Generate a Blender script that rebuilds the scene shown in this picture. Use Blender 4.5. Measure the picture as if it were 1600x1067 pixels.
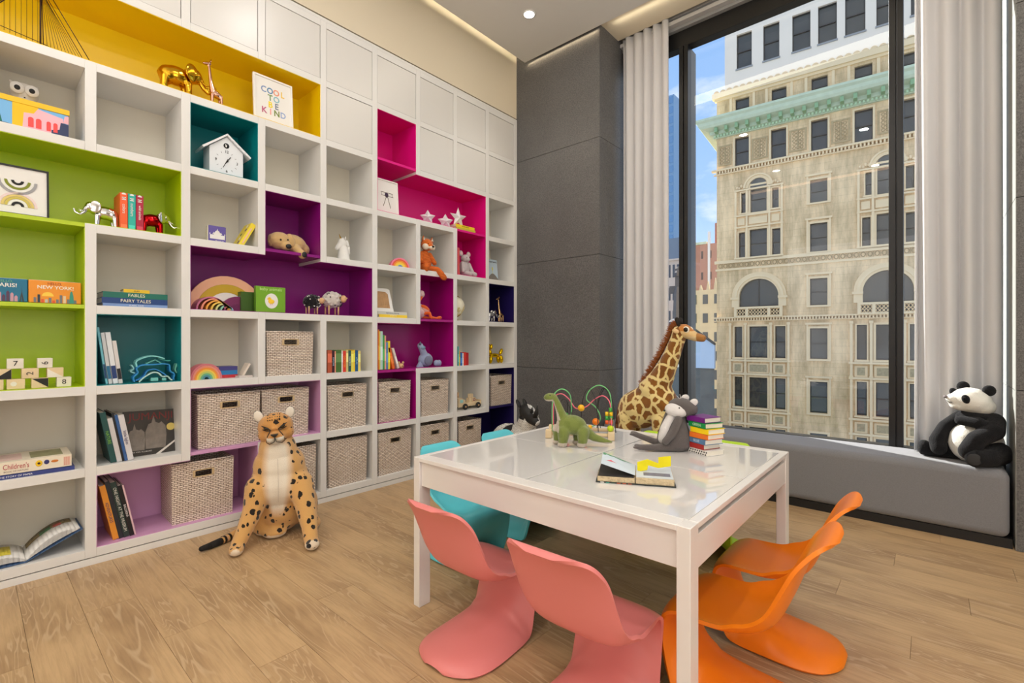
import bpy, bmesh, math, random
from mathutils import Vector, Matrix
random.seed(7)
for o in list(bpy.data.objects): bpy.data.objects.remove(o)
SC = bpy.context.scene
COL = SC.collection
R = math.radians
PI = math.pi

# ------------------------------------------------------------ camera
cam = bpy.data.cameras.new('camera'); co = bpy.data.objects.new('camera', cam); COL.objects.link(co)
co.location = (0, 0, 1.2); co.rotation_euler = (R(90), 0, R(41.276))
cam.sensor_width = 36; cam.lens = 36 * 746.66 / 1600; cam.shift_y = -2.3 / 1600; cam.clip_start = .05; cam.clip_end = 600
SC.camera = co

# ------------------------------------------------------------ world, sun, exposure
W = bpy.data.worlds.new('world'); SC.world = W; W.use_nodes = True
nt = W.node_tree; nt.nodes.clear()
def N(t, ty, **k):
    n = t.nodes.new(ty)
    for a, b in k.items():
        if a.startswith('i_'): n.inputs[a[2:].replace('_', ' ')].default_value = b
        else: setattr(n, a, b)
    return n
tc = N(nt, 'ShaderNodeTexCoord')
sep = N(nt, 'ShaderNodeSeparateXYZ'); nt.links.new(tc.outputs['Generated'], sep.inputs[0])
ramp = N(nt, 'ShaderNodeValToRGB'); nt.links.new(sep.outputs['Z'], ramp.inputs[0])
cr = ramp.color_ramp; cr.elements[0].position = 0; cr.elements[0].color = (.46, .58, .74, 1)
cr.elements[1].position = .75; cr.elements[1].color = (.15, .27, .52, 1)
e = cr.elements.new(.25); e.color = (.23, .37, .60, 1)
mp = N(nt, 'ShaderNodeMapping'); mp.inputs['Scale'].default_value = (1, 1, 2.2); nt.links.new(tc.outputs['Generated'], mp.inputs[0])
nz = N(nt, 'ShaderNodeTexNoise', i_Scale=3.0, i_Detail=7.0, i_Roughness=.55); nt.links.new(mp.outputs[0], nz.inputs['Vector'])
cl = N(nt, 'ShaderNodeValToRGB'); nt.links.new(nz.outputs[0], cl.inputs[0])
cl.color_ramp.elements[0].position = .47; cl.color_ramp.elements[1].position = .62
mx = N(nt, 'ShaderNodeMix', data_type='RGBA'); nt.links.new(cl.outputs[0], mx.inputs[0])
nt.links.new(ramp.outputs[0], mx.inputs[6]); mx.inputs[7].default_value = (.66, .66, .66, 1)
bg = N(nt, 'ShaderNodeBackground', i_Strength=2.1); nt.links.new(mx.outputs[2], bg.inputs[0])
wo = N(nt, 'ShaderNodeOutputWorld'); nt.links.new(bg.outputs[0], wo.inputs[0])

def light(name, ty, loc, energy, color=(1, 1, 1), rot=(0, 0, 0), **k):
    l = bpy.data.lights.new(name, ty); l.energy = energy; l.color = color
    for a, b in k.items(): setattr(l, a, b)
    o = bpy.data.objects.new(name, l); o.location = loc; o.rotation_euler = rot; COL.objects.link(o); return o
sd = Vector((-.92, .40, .62)).normalized()
sun = light('sun', 'SUN', (0, 0, 20), 18, (1, .96, .90), angle=R(.6)); sun.rotation_euler = sd.to_track_quat('Z', 'Y').to_euler()
ZC = 4.13
# recessed ceiling lamps of the room: rows of downlights
DL = [(-2.718, 3.331)]
for x, y, e in ((-2.0, 1.7, 12), (-2.0, -.2, 12), (-.7, .8, 12), (-.7, -1.0, 12), (.8, .8, 12), (.8, -1.0, 12)):
    light('downlight_lamp', 'AREA', (x, y, ZC - .03), e, (1, .965, .92), shape='DISK', size=.10)
# added unseen fill lamps: right wall, back wall, and some aimed at the ceiling
light('side_fill', 'AREA', (3.15, -.2, 1.9), 52, (.97, .98, 1), (0, R(90), 0), shape='RECTANGLE', size=2.6, size_y=3.6)
light('rear_fill', 'AREA', (-.4, -3.55, 2.0), 32, (.98, .98, 1), (R(90), 0, 0), shape='RECTANGLE', size=4.2, size_y=2.6)
for x, y in ((2.5, .9), (.2, -1.6), (-2.2, -1.9)):
    light('ceiling_fill', 'AREA', (x, y, 2.2), 52, (1, .965, .925), (R(180), 0, 0), shape='DISK', size=.5)
light('downlight_lamp', 'SPOT', (-2.718, 3.331, ZC - .03), 30, (1, .9, .78), spot_size=R(90), spot_blend=.8, shadow_soft_size=.05)
# linear slot lights in the dropped ceiling, running parallel to the window
light('linear_lamp', 'AREA', (0, 3.09, ZC - .012), 22, (1, .88, .68), shape='RECTANGLE', size=5.4, size_y=.24)
light('linear_lamp', 'AREA', (0, -1.35, ZC - .012), 9, (1, .62, .38), shape='RECTANGLE', size=5.4, size_y=.16)
light('cove_strip', 'AREA', (-3.19, .9, 4.22), 30, (1, .88, .66), (0, R(70), 0), shape='RECTANGLE', size=.05, size_y=6.0)
light('slot_strip', 'AREA', (-2.78, 3.897, 4.128), .7, (1, .78, .5), (R(8), 0, 0), shape='RECTANGLE', size=.85, size_y=.012)
light('pocket_strip', 'AREA', (-.98, 3.99, 4.12), 1.0, (1, .9, .7), (R(150), 0, 0), shape='RECTANGLE', size=2.5, size_y=.03)
vs = SC.view_settings; vs.view_transform = 'Standard'; vs.look = 'None'; vs.exposure = -0.13; vs.gamma = 1; vs.use_curve_mapping = False

# ------------------------------------------------------------ helpers
_M = {}
def M(col, rough=.5, metal=0.0, spec=.5, bump=0, bscale=200, sheen=0, coat=0, emit=0, var=0, vscale=8):
    key = (tuple(col), rough, metal, spec, bump, bscale, sheen, coat, emit, var, vscale)
    if key in _M: return _M[key]
    m = bpy.data.materials.new('mat'); m.use_nodes = True; t = m.node_tree; p = t.nodes['Principled BSDF']
    c = (col[0], col[1], col[2], 1)
    p.inputs['Base Color'].default_value = c; p.inputs['Roughness'].default_value = rough; p.inputs['Metallic'].default_value = metal
    p.inputs['Specular IOR Level'].default_value = spec; p.inputs['Sheen Weight'].default_value = sheen; p.inputs['Coat Weight'].default_value = coat
    if emit: p.inputs['Emission Color'].default_value = c; p.inputs['Emission Strength'].default_value = emit
    if var:
        q = N(t, 'ShaderNodeTexCoord'); n = N(t, 'ShaderNodeTexNoise', i_Scale=vscale, i_Detail=5.0); t.links.new(q.outputs['Object'], n.inputs['Vector'])
        mxx = N(t, 'ShaderNodeMix', data_type='RGBA'); t.links.new(n.outputs[0], mxx.inputs[0])
        mxx.inputs[6].default_value = tuple(max(0, v * (1 - var)) for v in col) + (1,); mxx.inputs[7].default_value = tuple(min(1, v * (1 + var)) for v in col) + (1,)
        t.links.new(mxx.outputs[2], p.inputs['Base Color'])
    if bump:
        q = N(t, 'ShaderNodeTexCoord'); n = N(t, 'ShaderNodeTexNoise', i_Scale=bscale, i_Detail=3.0); t.links.new(q.outputs['Object'], n.inputs['Vector'])
        b = N(t, 'ShaderNodeBump', i_Strength=bump, i_Distance=.01); t.links.new(n.outputs[0], b.inputs['Height']); t.links.new(b.outputs[0], p.inputs['Normal'])
    _M[key] = m; return m
def newmat():
    m = bpy.data.materials.new('mat'); m.use_nodes = True; t = m.node_tree; return m, t, t.nodes['Principled BSDF']
def S(r, g, b):  # sRGB 0-255 to linear
    return tuple(((v / 255) / 12.92 if v / 255 <= .04045 else ((v / 255 + .055) / 1.055) ** 2.4) for v in (r, g, b))

class B:
    def __init__(s): s.v = []; s.f = []; s.m = []
    def add(s, vs, fs, m=0):
        n = len(s.v); s.v += [tuple(v) for v in vs]; s.f += [tuple(i + n for i in f) for f in fs]; s.m += [m] * len(fs); return s
    def box(s, x0, x1, y0, y1, z0, z1, m=0):
        return s.add([(x0, y0, z0), (x1, y0, z0), (x1, y1, z0), (x0, y1, z0), (x0, y0, z1), (x1, y0, z1), (x1, y1, z1), (x0, y1, z1)],
            [(3, 2, 1, 0), (4, 5, 6, 7), (0, 1, 5, 4), (1, 2, 6, 5), (2, 3, 7, 6), (3, 0, 4, 7)], m)
    def prism(s, poly, y0, y1, m=0):  # outline in x,z (anticlockwise seen from -y)
        n = len(poly)
        return s.add([(x, y0, z) for x, z in poly] + [(x, y1, z) for x, z in poly],
            [tuple(range(n)), tuple(reversed(range(n, 2 * n)))] + [(i, i + n, (i + 1) % n + n, (i + 1) % n) for i in range(n)], m)
    def prismz(s, poly, z0, z1, m=0):
        n = len(poly)
        return s.add([(x, y, z0) for x, y in poly] + [(x, y, z1) for x, y in poly],
            [tuple(reversed(range(n))), tuple(range(n, 2 * n))] + [(i, (i + 1) % n, (i + 1) % n + n, i + n) for i in range(n)], m)
    def ell(s, c, r, m=0, n=16, rot=None):
        if not hasattr(r, '__len__'): r = (r, r, r)
        vs = []; k = n // 2
        for i in range(1, k):
            a = PI * i / k
            for j in range(n):
                b = 2 * PI * j / n; vs.append(Vector((r[0] * math.sin(a) * math.cos(b), r[1] * math.sin(a) * math.sin(b), r[2] * math.cos(a))))
        vs += [Vector((0, 0, r[2])), Vector((0, 0, -r[2]))]
        if rot: q = Matrix.Rotation(rot[2], 3, 'Z') @ Matrix.Rotation(rot[1], 3, 'Y') @ Matrix.Rotation(rot[0], 3, 'X'); vs = [q @ v for v in vs]
        vs = [v + Vector(c) for v in vs]; fs = []
        for i in range(k - 2):
            for j in range(n): fs.append((i * n + j, (i + 1) * n + j, (i + 1) * n + (j + 1) % n, i * n + (j + 1) % n))
        T = len(vs) - 2
        for j in range(n): fs.append((T, j, (j + 1) % n)); fs.append((T + 1, (k - 2) * n + (j + 1) % n, (k - 2) * n + j))
        return s.add(vs, fs, m)
    def tube(s, pts, r, n=8, m=0, caps=True, closed=False):
        P = [Vector(p) for p in pts]; K = len(P); rr = r if hasattr(r, '__len__') else [r] * K; vs = []; prev = None
        for i in range(K):
            if closed: t = P[(i + 1) % K] - P[i - 1]
            else: t = P[min(i + 1, K - 1)] - P[max(i - 1, 0)]
            t = t.normalized() if t.length else Vector((0, 0, 1))
            u = prev if prev is not None else (Vector((0, 0, 1)) if abs(t.z) < .9 else Vector((1, 0, 0)))
            u = (u - t * u.dot(t)).normalized(); prev = u; w = t.cross(u)
            for j in range(n): a = 2 * PI * j / n; vs.append(P[i] + (u * math.cos(a) + w * math.sin(a)) * rr[i])
        fs = []
        for i in range(K if closed else K - 1):
            for j in range(n): a, b = i * n, ((i + 1) % K) * n; fs.append((a + j, a + (j + 1) % n, b + (j + 1) % n, b + j))
        if caps and not closed: fs.append(tuple(reversed(range(n)))); fs.append(tuple(range((K - 1) * n, K * n)))
        return s.add(vs, fs, m)
    def cap(s, p0, r0, p1, r1, m=0, n=14):
        s.tube([p0, p1], [r0, r1], n, m); s.ell(p0, r0, m, n); s.ell(p1, r1, m, n); return s
    def chain(s, L, m=0, n=14):
        for i in range(len(L) - 1): s.tube([L[i][0], L[i + 1][0]], [L[i][1], L[i + 1][1]], n, m)
        for p, r in L: s.ell(p, r, m, n)
        return s
    def lathe(s, prof, c=(0, 0, 0), n=20, m=0):
        vs = []; K = len(prof)
        for r, z in prof:
            for j in range(n): a = 2 * PI * j / n; vs.append((c[0] + r * math.cos(a), c[1] + r * math.sin(a), c[2] + z))
        fs = [(i * n + j, i * n + (j + 1) % n, (i + 1) * n + (j + 1) % n, (i + 1) * n + j) for i in range(K - 1) for j in range(n)]
        fs += [tuple(reversed(range(n))), tuple(range((K - 1) * n, K * n))]
        return s.add(vs, fs, m)
    def xf(s, mat):
        s.v = [tuple(mat @ Vector(v)) for v in s.v]; return s
    def mesh(s, name, mats, smooth=False):
        me = bpy.data.meshes.new(name); me.from_pydata(s.v, [], s.f)
        for m in (mats if isinstance(mats, (list, tuple)) else [mats]): me.materials.append(m)
        me.polygons.foreach_set('material_index', s.m)
        if smooth: me.polygons.foreach_set('use_smooth', [True] * len(me.polygons))
        me.update(); return me
    def build(s, name, mats, parent=None, smooth=False, bevel=0, sub=0, loc=None, rot=None, seg=2):
        o = bpy.data.objects.new(name, s.mesh(name, mats, smooth)); COL.objects.link(o)
        if parent: o.parent = parent
        if loc: o.location = loc
        if rot: o.rotation_euler = rot
        if bevel:
            b = o.modifiers.new('b', 'BEVEL'); b.width = bevel; b.segments = seg; b.limit_method = 'ANGLE'; b.angle_limit = R(35)
            if not smooth: o.data.polygons.foreach_set('use_smooth', [True] * len(o.data.polygons)); o.data.set_sharp_from_angle(angle=R(40))
        if sub: b = o.modifiers.new('s', 'SUBSURF'); b.levels = b.render_levels = sub
        return o
def tag(o, label=None, cat=None, group=None, kind=None):
    if label: o['label'] = label
    if cat: o['category'] = cat
    if group: o['group'] = group
    if kind: o['kind'] = kind
    return o
def thing(name, label, cat, loc=(0, 0, 0), rz=0, group=None):
    o = bpy.data.objects.new(name, None); COL.objects.link(o); o.location = loc; o.rotation_euler = (0, 0, rz); o.empty_display_size = .05
    return tag(o, label, cat, group)
def struct(o, label=None): return tag(o, label, kind='structure')
def blob(b, name, mat, parent=None, voxel=.006, it=8, colf=None, fac=.5):
    o = bpy.data.objects.new('tmp', b.mesh('tmp', mat)); COL.objects.link(o)
    r = o.modifiers.new('r', 'REMESH'); r.mode = 'VOXEL'; r.voxel_size = voxel
    sm = o.modifiers.new('s', 'SMOOTH'); sm.factor = fac; sm.iterations = it
    dg = bpy.context.evaluated_depsgraph_get(); me = bpy.data.meshes.new_from_object(o.evaluated_get(dg)); me.name = name
    bpy.data.objects.remove(o)
    me.polygons.foreach_set('use_smooth', [True] * len(me.polygons))
    if not me.materials: me.materials.append(mat)
    if colf:
        a = me.color_attributes.new('Col', 'FLOAT_COLOR', 'POINT'); buf = []
        for v in me.vertices:
            c = colf(v.co); buf += list(c) + ([0.0] if len(c) == 3 else [])
        a.data.foreach_set('color', buf)
    o = bpy.data.objects.new(name, me); COL.objects.link(o)
    if parent: o.parent = parent
    return o
def text(s, size, mat, parent, loc, rot=(R(90), 0, 0), name='lettering', ext=.0006, align='CENTER', sx=1, space=1, bold=0):
    c = bpy.data.curves.new(name, 'FONT'); c.body = s; c.size = size; c.extrude = ext; c.align_x = align; c.align_y = 'CENTER'; c.resolution_u = 3; c.space_character = space; c.offset = bold
    c.materials.append(mat); tmp = bpy.data.objects.new(name, c); COL.objects.link(tmp)
    me = bpy.data.meshes.new_from_object(tmp.evaluated_get(bpy.context.evaluated_depsgraph_get())); bpy.data.objects.remove(tmp); me.name = name
    o = bpy.data.objects.new(name, me); COL.objects.link(o); o.parent = parent; o.location = loc; o.rotation_euler = rot; o.scale = (sx, 1, 1); return o
def colmat(rough=.9, bump=.3, bscale=300, sheen=.3, spots=None):
    """fabric or fur whose colours come from the Col attribute; alpha masks the printed pattern"""
    m, t, p = newmat(); a = N(t, 'ShaderNodeAttribute', attribute_name='Col'); out = a.outputs['Color']
    q = N(t, 'ShaderNodeTexCoord')
    if spots: out = spots(t, q, a)
    t.links.new(out, p.inputs['Base Color']); p.inputs['Roughness'].default_value = rough; p.inputs['Sheen Weight'].default_value = sheen; p.inputs['Specular IOR Level'].default_value = .2
    n = N(t, 'ShaderNodeTexNoise', i_Scale=bscale, i_Detail=4.0); t.links.new(q.outputs['Object'], n.inputs['Vector'])
    b = N(t, 'ShaderNodeBump', i_Strength=bump, i_Distance=.01); t.links.new(n.outputs[0], b.inputs['Height']); t.links.new(b.outputs[0], p.inputs['Normal'])
    return m
def mix(a, b, t):
    t = max(0, min(1, t)); return tuple(a[i] * (1 - t) + b[i] * t for i in range(3))
def cm(pts, n=6):  # catmull-rom through tuples
    out = []; K = len(pts)
    for i in range(K - 1):
        p0, p1, p2, p3 = pts[max(i - 1, 0)], pts[i], pts[i + 1], pts[min(i + 2, K - 1)]
        for j in range(n):
            t = j / n
            out.append(tuple(.5 * (2 * p1[k] + (p2[k] - p0[k]) * t + (2 * p0[k] - 5 * p1[k] + 4 * p2[k] - p3[k]) * t * t + (3 * p1[k] - p0[k] - 3 * p2[k] + p3[k]) * t ** 3) for k in range(len(p1))))
    out.append(tuple(pts[-1])); return out
def arc(cx, cz, r, a0, a1, n): return [(cx + r * math.cos(R(a0 + (a1 - a0) * i / n)), cz + r * math.sin(R(a0 + (a1 - a0) * i / n))) for i in range(n + 1)]

WHITE = M(S(229, 228, 225), .35); WCELL = M(S(226, 220, 204), .5)
CREAM = M(S(226, 214, 190), .8); BLACK = M((.008, .008, .009), .5); DARK = M((.02, .02, .022), .6)

# ------------------------------------------------------------ room shell
def stone():
    m, t, p = newmat(); q = N(t, 'ShaderNodeTexCoord'); oi = N(t, 'ShaderNodeObjectInfo')
    va = N(t, 'ShaderNodeVectorMath', operation='ADD'); t.links.new(q.outputs['Object'], va.inputs[0]); t.links.new(oi.outputs['Random'], va.inputs[1])
    n = N(t, 'ShaderNodeTexNoise', i_Scale=130.0, i_Detail=6.0, i_Roughness=.7); t.links.new(va.outputs[0], n.inputs['Vector'])
    n2 = N(t, 'ShaderNodeTexNoise', i_Scale=3.0, i_Detail=5.0); t.links.new(va.outputs[0], n2.inputs['Vector'])
    r = N(t, 'ShaderNodeValToRGB'); t.links.new(n.outputs[0], r.inputs[0]); r.color_ramp.elements[0].position = .3; r.color_ramp.elements[1].position = .75
    r.color_ramp.elements[0].color = (*S(70, 70, 71), 1); r.color_ramp.elements[1].color = (*S(140, 139, 138), 1)
    mxx = N(t, 'ShaderNodeMix', data_type='RGBA', blend_type='MULTIPLY'); mxx.inputs[0].default_value = .35
    t.links.new(r.outputs[0], mxx.inputs[6]); t.links.new(n2.outputs[0], mxx.inputs[7]); t.links.new(mxx.outputs[2], p.inputs['Base Color'])
    p.inputs['Roughness'].default_value = .55
    b = N(t, 'ShaderNodeBump', i_Strength=.25, i_Distance=.004); t.links.new(n.outputs[0], b.inputs['Height']); t.links.new(b.outputs[0], p.inputs['Normal']); return m
STONE = stone()
def wood_floor():
    m, t, p = newmat(); q = N(t, 'ShaderNodeTexCoord'); oi = N(t, 'ShaderNodeObjectInfo')
    mul = N(t, 'ShaderNodeMath', operation='MULTIPLY'); mul.inputs[1].default_value = 37.0; t.links.new(oi.outputs['Random'], mul.inputs[0])
    va = N(t, 'ShaderNodeVectorMath', operation='ADD'); t.links.new(q.outputs['Object'], va.inputs[0]); t.links.new(mul.outputs[0], va.inputs[1])
    mp = N(t, 'ShaderNodeMapping'); mp.inputs['Scale'].default_value = (1, 7, 1); t.links.new(va.outputs[0], mp.inputs[0])
    n1 = N(t, 'ShaderNodeTexNoise', i_Scale=1.1, i_Detail=3.0, i_Distortion=.6); t.links.new(mp.outputs[0], n1.inputs['Vector'])
    # growth rings: sine of the slow noise gives cathedral figures
    m1 = N(t, 'ShaderNodeMath', operation='MULTIPLY'); m1.inputs[1].default_value = 95.0; t.links.new(n1.outputs[0], m1.inputs[0])
    m2 = N(t, 'ShaderNodeMath', operation='SINE'); t.links.new(m1.outputs[0], m2.inputs[0])
    mp2 = N(t, 'ShaderNodeMapping'); mp2.inputs['Scale'].default_value = (3, 60, 1); t.links.new(va.outputs[0], mp2.inputs[0])
    n2 = N(t, 'ShaderNodeTexNoise', i_Scale=1.5, i_Detail=6.0, i_Roughness=.65); t.links.new(mp2.outputs[0], n2.inputs['Vector'])
    n3 = N(t, 'ShaderNodeTexNoise', i_Scale=2.2, i_Detail=4.0); mp3 = N(t, 'ShaderNodeMapping'); mp3.inputs['Scale'].default_value = (1, 3, 1)
    t.links.new(va.outputs[0], mp3.inputs[0]); t.links.new(mp3.outputs[0], n3.inputs['Vector'])
    r3 = N(t, 'ShaderNodeValToRGB'); t.links.new(n3.outputs[0], r3.inputs[0]); c = r3.color_ramp
    c.elements[0].position = .34; c.elements[0].color = (*S(170, 139, 102), 1); c.elements[1].position = .6; c.elements[1].color = (*S(200, 168, 126), 1)
    a = N(t, 'ShaderNodeMix', data_type='RGBA', blend_type='MULTIPLY'); r2 = N(t, 'ShaderNodeValToRGB'); t.links.new(n2.outputs[0], r2.inputs[0])
    r2.color_ramp.elements[0].position = .38; r2.color_ramp.elements[0].color = (.62, .58, .55, 1); r2.color_ramp.elements[1].position = .56
    a.inputs[0].default_value = .34; t.links.new(r3.outputs[0], a.inputs[6]); t.links.new(r2.outputs[0], a.inputs[7])
    # pale limed ring lines, only in the figured patches
    rs = N(t, 'ShaderNodeValToRGB'); t.links.new(m2.outputs[0], rs.inputs[0]); rs.color_ramp.elements[0].position = .55; rs.color_ramp.elements[1].position = 1
    inv = N(t, 'ShaderNodeMapRange'); inv.inputs[1].default_value = .56; inv.inputs[2].default_value = .42; t.links.new(n3.outputs[0], inv.inputs[0])
    mm = N(t, 'ShaderNodeMath', operation='MULTIPLY'); t.links.new(rs.outputs[0], mm.inputs[0]); t.links.new(inv.outputs[0], mm.inputs[1])
    mm2 = N(t, 'ShaderNodeMath', operation='MULTIPLY'); mm2.inputs[1].default_value = .38; t.links.new(mm.outputs[0], mm2.inputs[0])
    b_ = N(t, 'ShaderNodeMix', data_type='RGBA'); t.links.new(mm2.outputs[0], b_.inputs[0]); t.links.new(a.outputs[2], b_.inputs[6]); b_.inputs[7].default_value = (*S(226, 200, 164), 1)
    t.links.new(b_.outputs[2], p.inputs['Base Color']); p.inputs['Roughness'].default_value = .42; p.inputs['Specular IOR Level'].default_value = .45
    b = N(t, 'ShaderNodeBump', i_Strength=.12, i_Distance=.003); t.links.new(n2.outputs[0], b.inputs['Height']); t.links.new(b.outputs[0], p.inputs['Normal']); return m
WOOD = wood_floor()
floor = struct(B().box(-3.9, 3.2, -3.6, 4.7, -.2, -.012).build('floor', M(S(90, 70, 50), .7)))
PW, PLN = .182, 1.22
pl = B().box(0, PLN - .0012, 0, PW - .0012, -.012, 0).mesh('plank', WOOD); k = 0
y = -1.3; row = 0
while y < 4.0:
    x = -3.36 - PLN + (row * .47) % PLN
    while x < 1.55:
        if x + PLN > -3.4:
            o = bpy.data.objects.new('plank', pl); COL.objects.link(o); o.parent = floor; o.location = (max(x, -3.9) if x > -3.9 else x, y, 0); k += 1
        x += PLN
    y += PW; row += 1
# coarser boards behind the camera, outside the view
rear = B()
y = -3.6
rear.box(-3.9, 3.2, -3.6, -1.3, -.012, 0).build('board', WOOD, floor)
rear2 = B().box(2.5, 3.2, -1.3, 4.0, -.012, -.001).build('board', WOOD, floor)

struct(B().box(-3.9, -3.74, -3.6, 4.6, 0, 4.75).build('wall_left', CREAM))
struct(B().box(-3.74, -3.372, -3.6, 3.916, 3.59, 4.75).build('wall_cove', CREAM))
struct(B().box(-3.9, 3.2, -3.75, -3.6, 0, 4.75).build('wall_back', M(S(215, 210, 200), .8)))
struct(B().box(3.2, 3.35, -3.75, 4.7, 0, 4.75).build('wall_right', M(S(215, 210, 200), .8)))
GREYC = M(S(222, 221, 216), .85)
struct(B().box(-3.23, 3.2, -3.6, 3.885, ZC, ZC + .1).build('ceiling', GREYC))
struct(B().box(-3.74, 3.2, -3.6, 4.7, 4.72, 4.85).build('ceiling_slab', GREYC))
struct(B().box(-2.342, .36, 3.985, 4.27, 4.172, 4.3).build('trim_1', M(S(226, 214, 190), .8)))
struct(B().box(-3.23, 3.2, 3.915, 3.985, 4.168, 4.3).build('trim_2', CREAM))
# stone piers: panels with open joints on a dark core
ZJ = [-.19, .913, 2.01, 3.113, 4.216, 4.72]
pier = struct(B().box(-3.74, -2.36, 3.935, 4.6, 0, 4.72).build('wall_pier', BLACK))
B().box(-3.74, -2.36, 4.6, 5.04, 0, 4.72).build('pier_sun_block', STONE, pier)  # unseen outward extension, added to shade the front of the bench
for i in range(5):
    z0 = max(ZJ[i], 0) + .002; z1 = ZJ[i + 1] - .002
    B().box(-3.38, -2.3445, 3.916, 3.94, z0, z1).build('stone_panel', STONE, pier)
    B().box(-2.365, -2.342, 3.919, 4.6, z0, z1).build('stone_panel', STONE, pier)
pier2 = struct(B().box(.38, 3.2, 3.95, 4.6, 0, 4.72).build('wall_window', BLACK))
for i in range(5):
    z0 = max(ZJ[i], 0) + .002; z1 = ZJ[i + 1] - .002
    for x0 in (.363, 1.763): B().box(x0, min(x0 + 1.396, 3.2), 3.93, 3.955, z0, z1).build('stone_panel', STONE, pier2)
    B().box(.36, .383, 3.933, 4.6, z0, z1).build('stone_panel', M(S(150, 152, 148), .55, bump=.1, bscale=150), pier2)  # paler than the other stone, sunlit tone put into the colour
# window wall below sill
struct(B().box(-2.36, .38, 4.40, 4.62, -.2, .40).build('wall_sill', DARK))
# ------------------------------------------------------------ window
FR = M(S(34, 34, 35), .35, .3); FR2 = M(S(90, 88, 85), .3, .7)
win = struct(B().box(-2.36, .38, 4.40, 4.50, 3.935, 4.09).box(-2.36, .38, 4.40, 4.50, .40, .435).build('window_1', FR, bevel=.003))
for xc in (-1.735, -.195):
    B().box(xc - .037, xc + .002, 4.38, 4.47, .435, 3.935).box(xc + .008, xc + .045, 4.385, 4.47, .435, 3.935).box(xc, xc + .01, 4.40, 4.46, .435, 3.935).build('mullion', FR, win, bevel=.002)
    B().box(xc - .02, xc + .04, 4.475, 4.60, .435, 3.935).build('mullion', FR2, win, bevel=.002)
B().box(-2.36, .38, 4.36, 4.62, 4.09, 4.72).build('head_panel', M(S(150, 150, 150), .5), win)
B().box(-2.34, .36, 4.30, 4.36, 4.115, 4.15).box(-2.34, .36, 4.33, 4.36, 4.19, 4.22).build('blind_rail', M(S(190, 188, 186), .4), win, bevel=.004)
gm, t, p = newmat(); t.nodes.clear(); tr = N(t, 'ShaderNodeBsdfTransparent'); tr.inputs[0].default_value = (.97, .99, .985, 1); gl = N(t, 'ShaderNodeBsdfGlossy', i_Roughness=.0)
fz = N(t, 'ShaderNodeFresnel', i_IOR=1.5); ml = N(t, 'ShaderNodeMath', operation='MULTIPLY'); ml.inputs[1].default_value = 1.8; t.links.new(fz.outputs[0], ml.inputs[0])
ms = N(t, 'ShaderNodeMixShader'); t.links.new(ml.outputs[0], ms.inputs[0]); t.links.new(tr.outputs[0], ms.inputs[1]); t.links.new(gl.outputs[0], ms.inputs[2])
ou = N(t, 'ShaderNodeOutputMaterial'); t.links.new(ms.outputs[0], ou.inputs[0])
for x0, x1 in ((-2.36, -1.76), (-1.70, -.22), (-.16, .38)):
    B().add([(x0, 4.472, .43), (x1, 4.472, .43), (x1, 4.472, 3.94), (x0, 4.472, 3.94)], [(0, 1, 2, 3)]).build('pane', gm, win)
# downlight in view
dlo = thing('ceiling_light', 'round recessed ceiling downlight, lit, in the grey dropped ceiling', 'light', (-2.718, 3.331, ZC))
B().lathe([(.06, -.004), (.062, 0), (.048, .0), (.046, -.003)], n=28).build('trim_ring', M(S(235, 235, 230), .4), dlo, True)
B().lathe([(.046, -.007), (.046, -.0045)], n=28).build('diffuser', M((1, .97, .9), .5, emit=9), dlo)

# ------------------------------------------------------------ bench
def fabric(col, sc=420, rough=.9):
    m, t, p = newmat(); q = N(t, 'ShaderNodeTexCoord'); mp = N(t, 'ShaderNodeMapping'); mp.inputs['Scale'].default_value = (.35, 1, 1.6); t.links.new(q.outputs['Object'], mp.inputs[0])
    n = N(t, 'ShaderNodeTexNoise', i_Scale=sc, i_Detail=2.0); t.links.new(mp.outputs[0], n.inputs['Vector'])
    mxx = N(t, 'ShaderNodeMix', data_type='RGBA'); t.links.new(n.outputs[0], mxx.inputs[0]); mxx.inputs[6].default_value = (*[v * .72 for v in col], 1); mxx.inputs[7].default_value = (*[v * 1.25 for v in col], 1)
    t.links.new(mxx.outputs[2], p.inputs['Base Color']); p.inputs['Roughness'].default_value = rough; p.inputs['Sheen Weight'].default_value = .2; p.inputs['Specular IOR Level'].default_value = .2
    b = N(t, 'ShaderNodeBump', i_Strength=.2, i_Distance=.002); t.links.new(n.outputs[0], b.inputs['Height']); t.links.new(b.outputs[0], p.inputs['Normal']); return m
bn = thing('window_bench', 'long grey upholstered window bench under the tall window', 'bench', (-.99, 4.14, 0))
B().box(-1.33, 1.33, -.21, .24, .055, .442).build('cushion', fabric(S(128, 128, 132)), bn, bevel=.045, seg=6)
B().box(-1.34, 1.34, -.19, .24, 0, .056).build('plinth', BLACK, bn)

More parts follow.
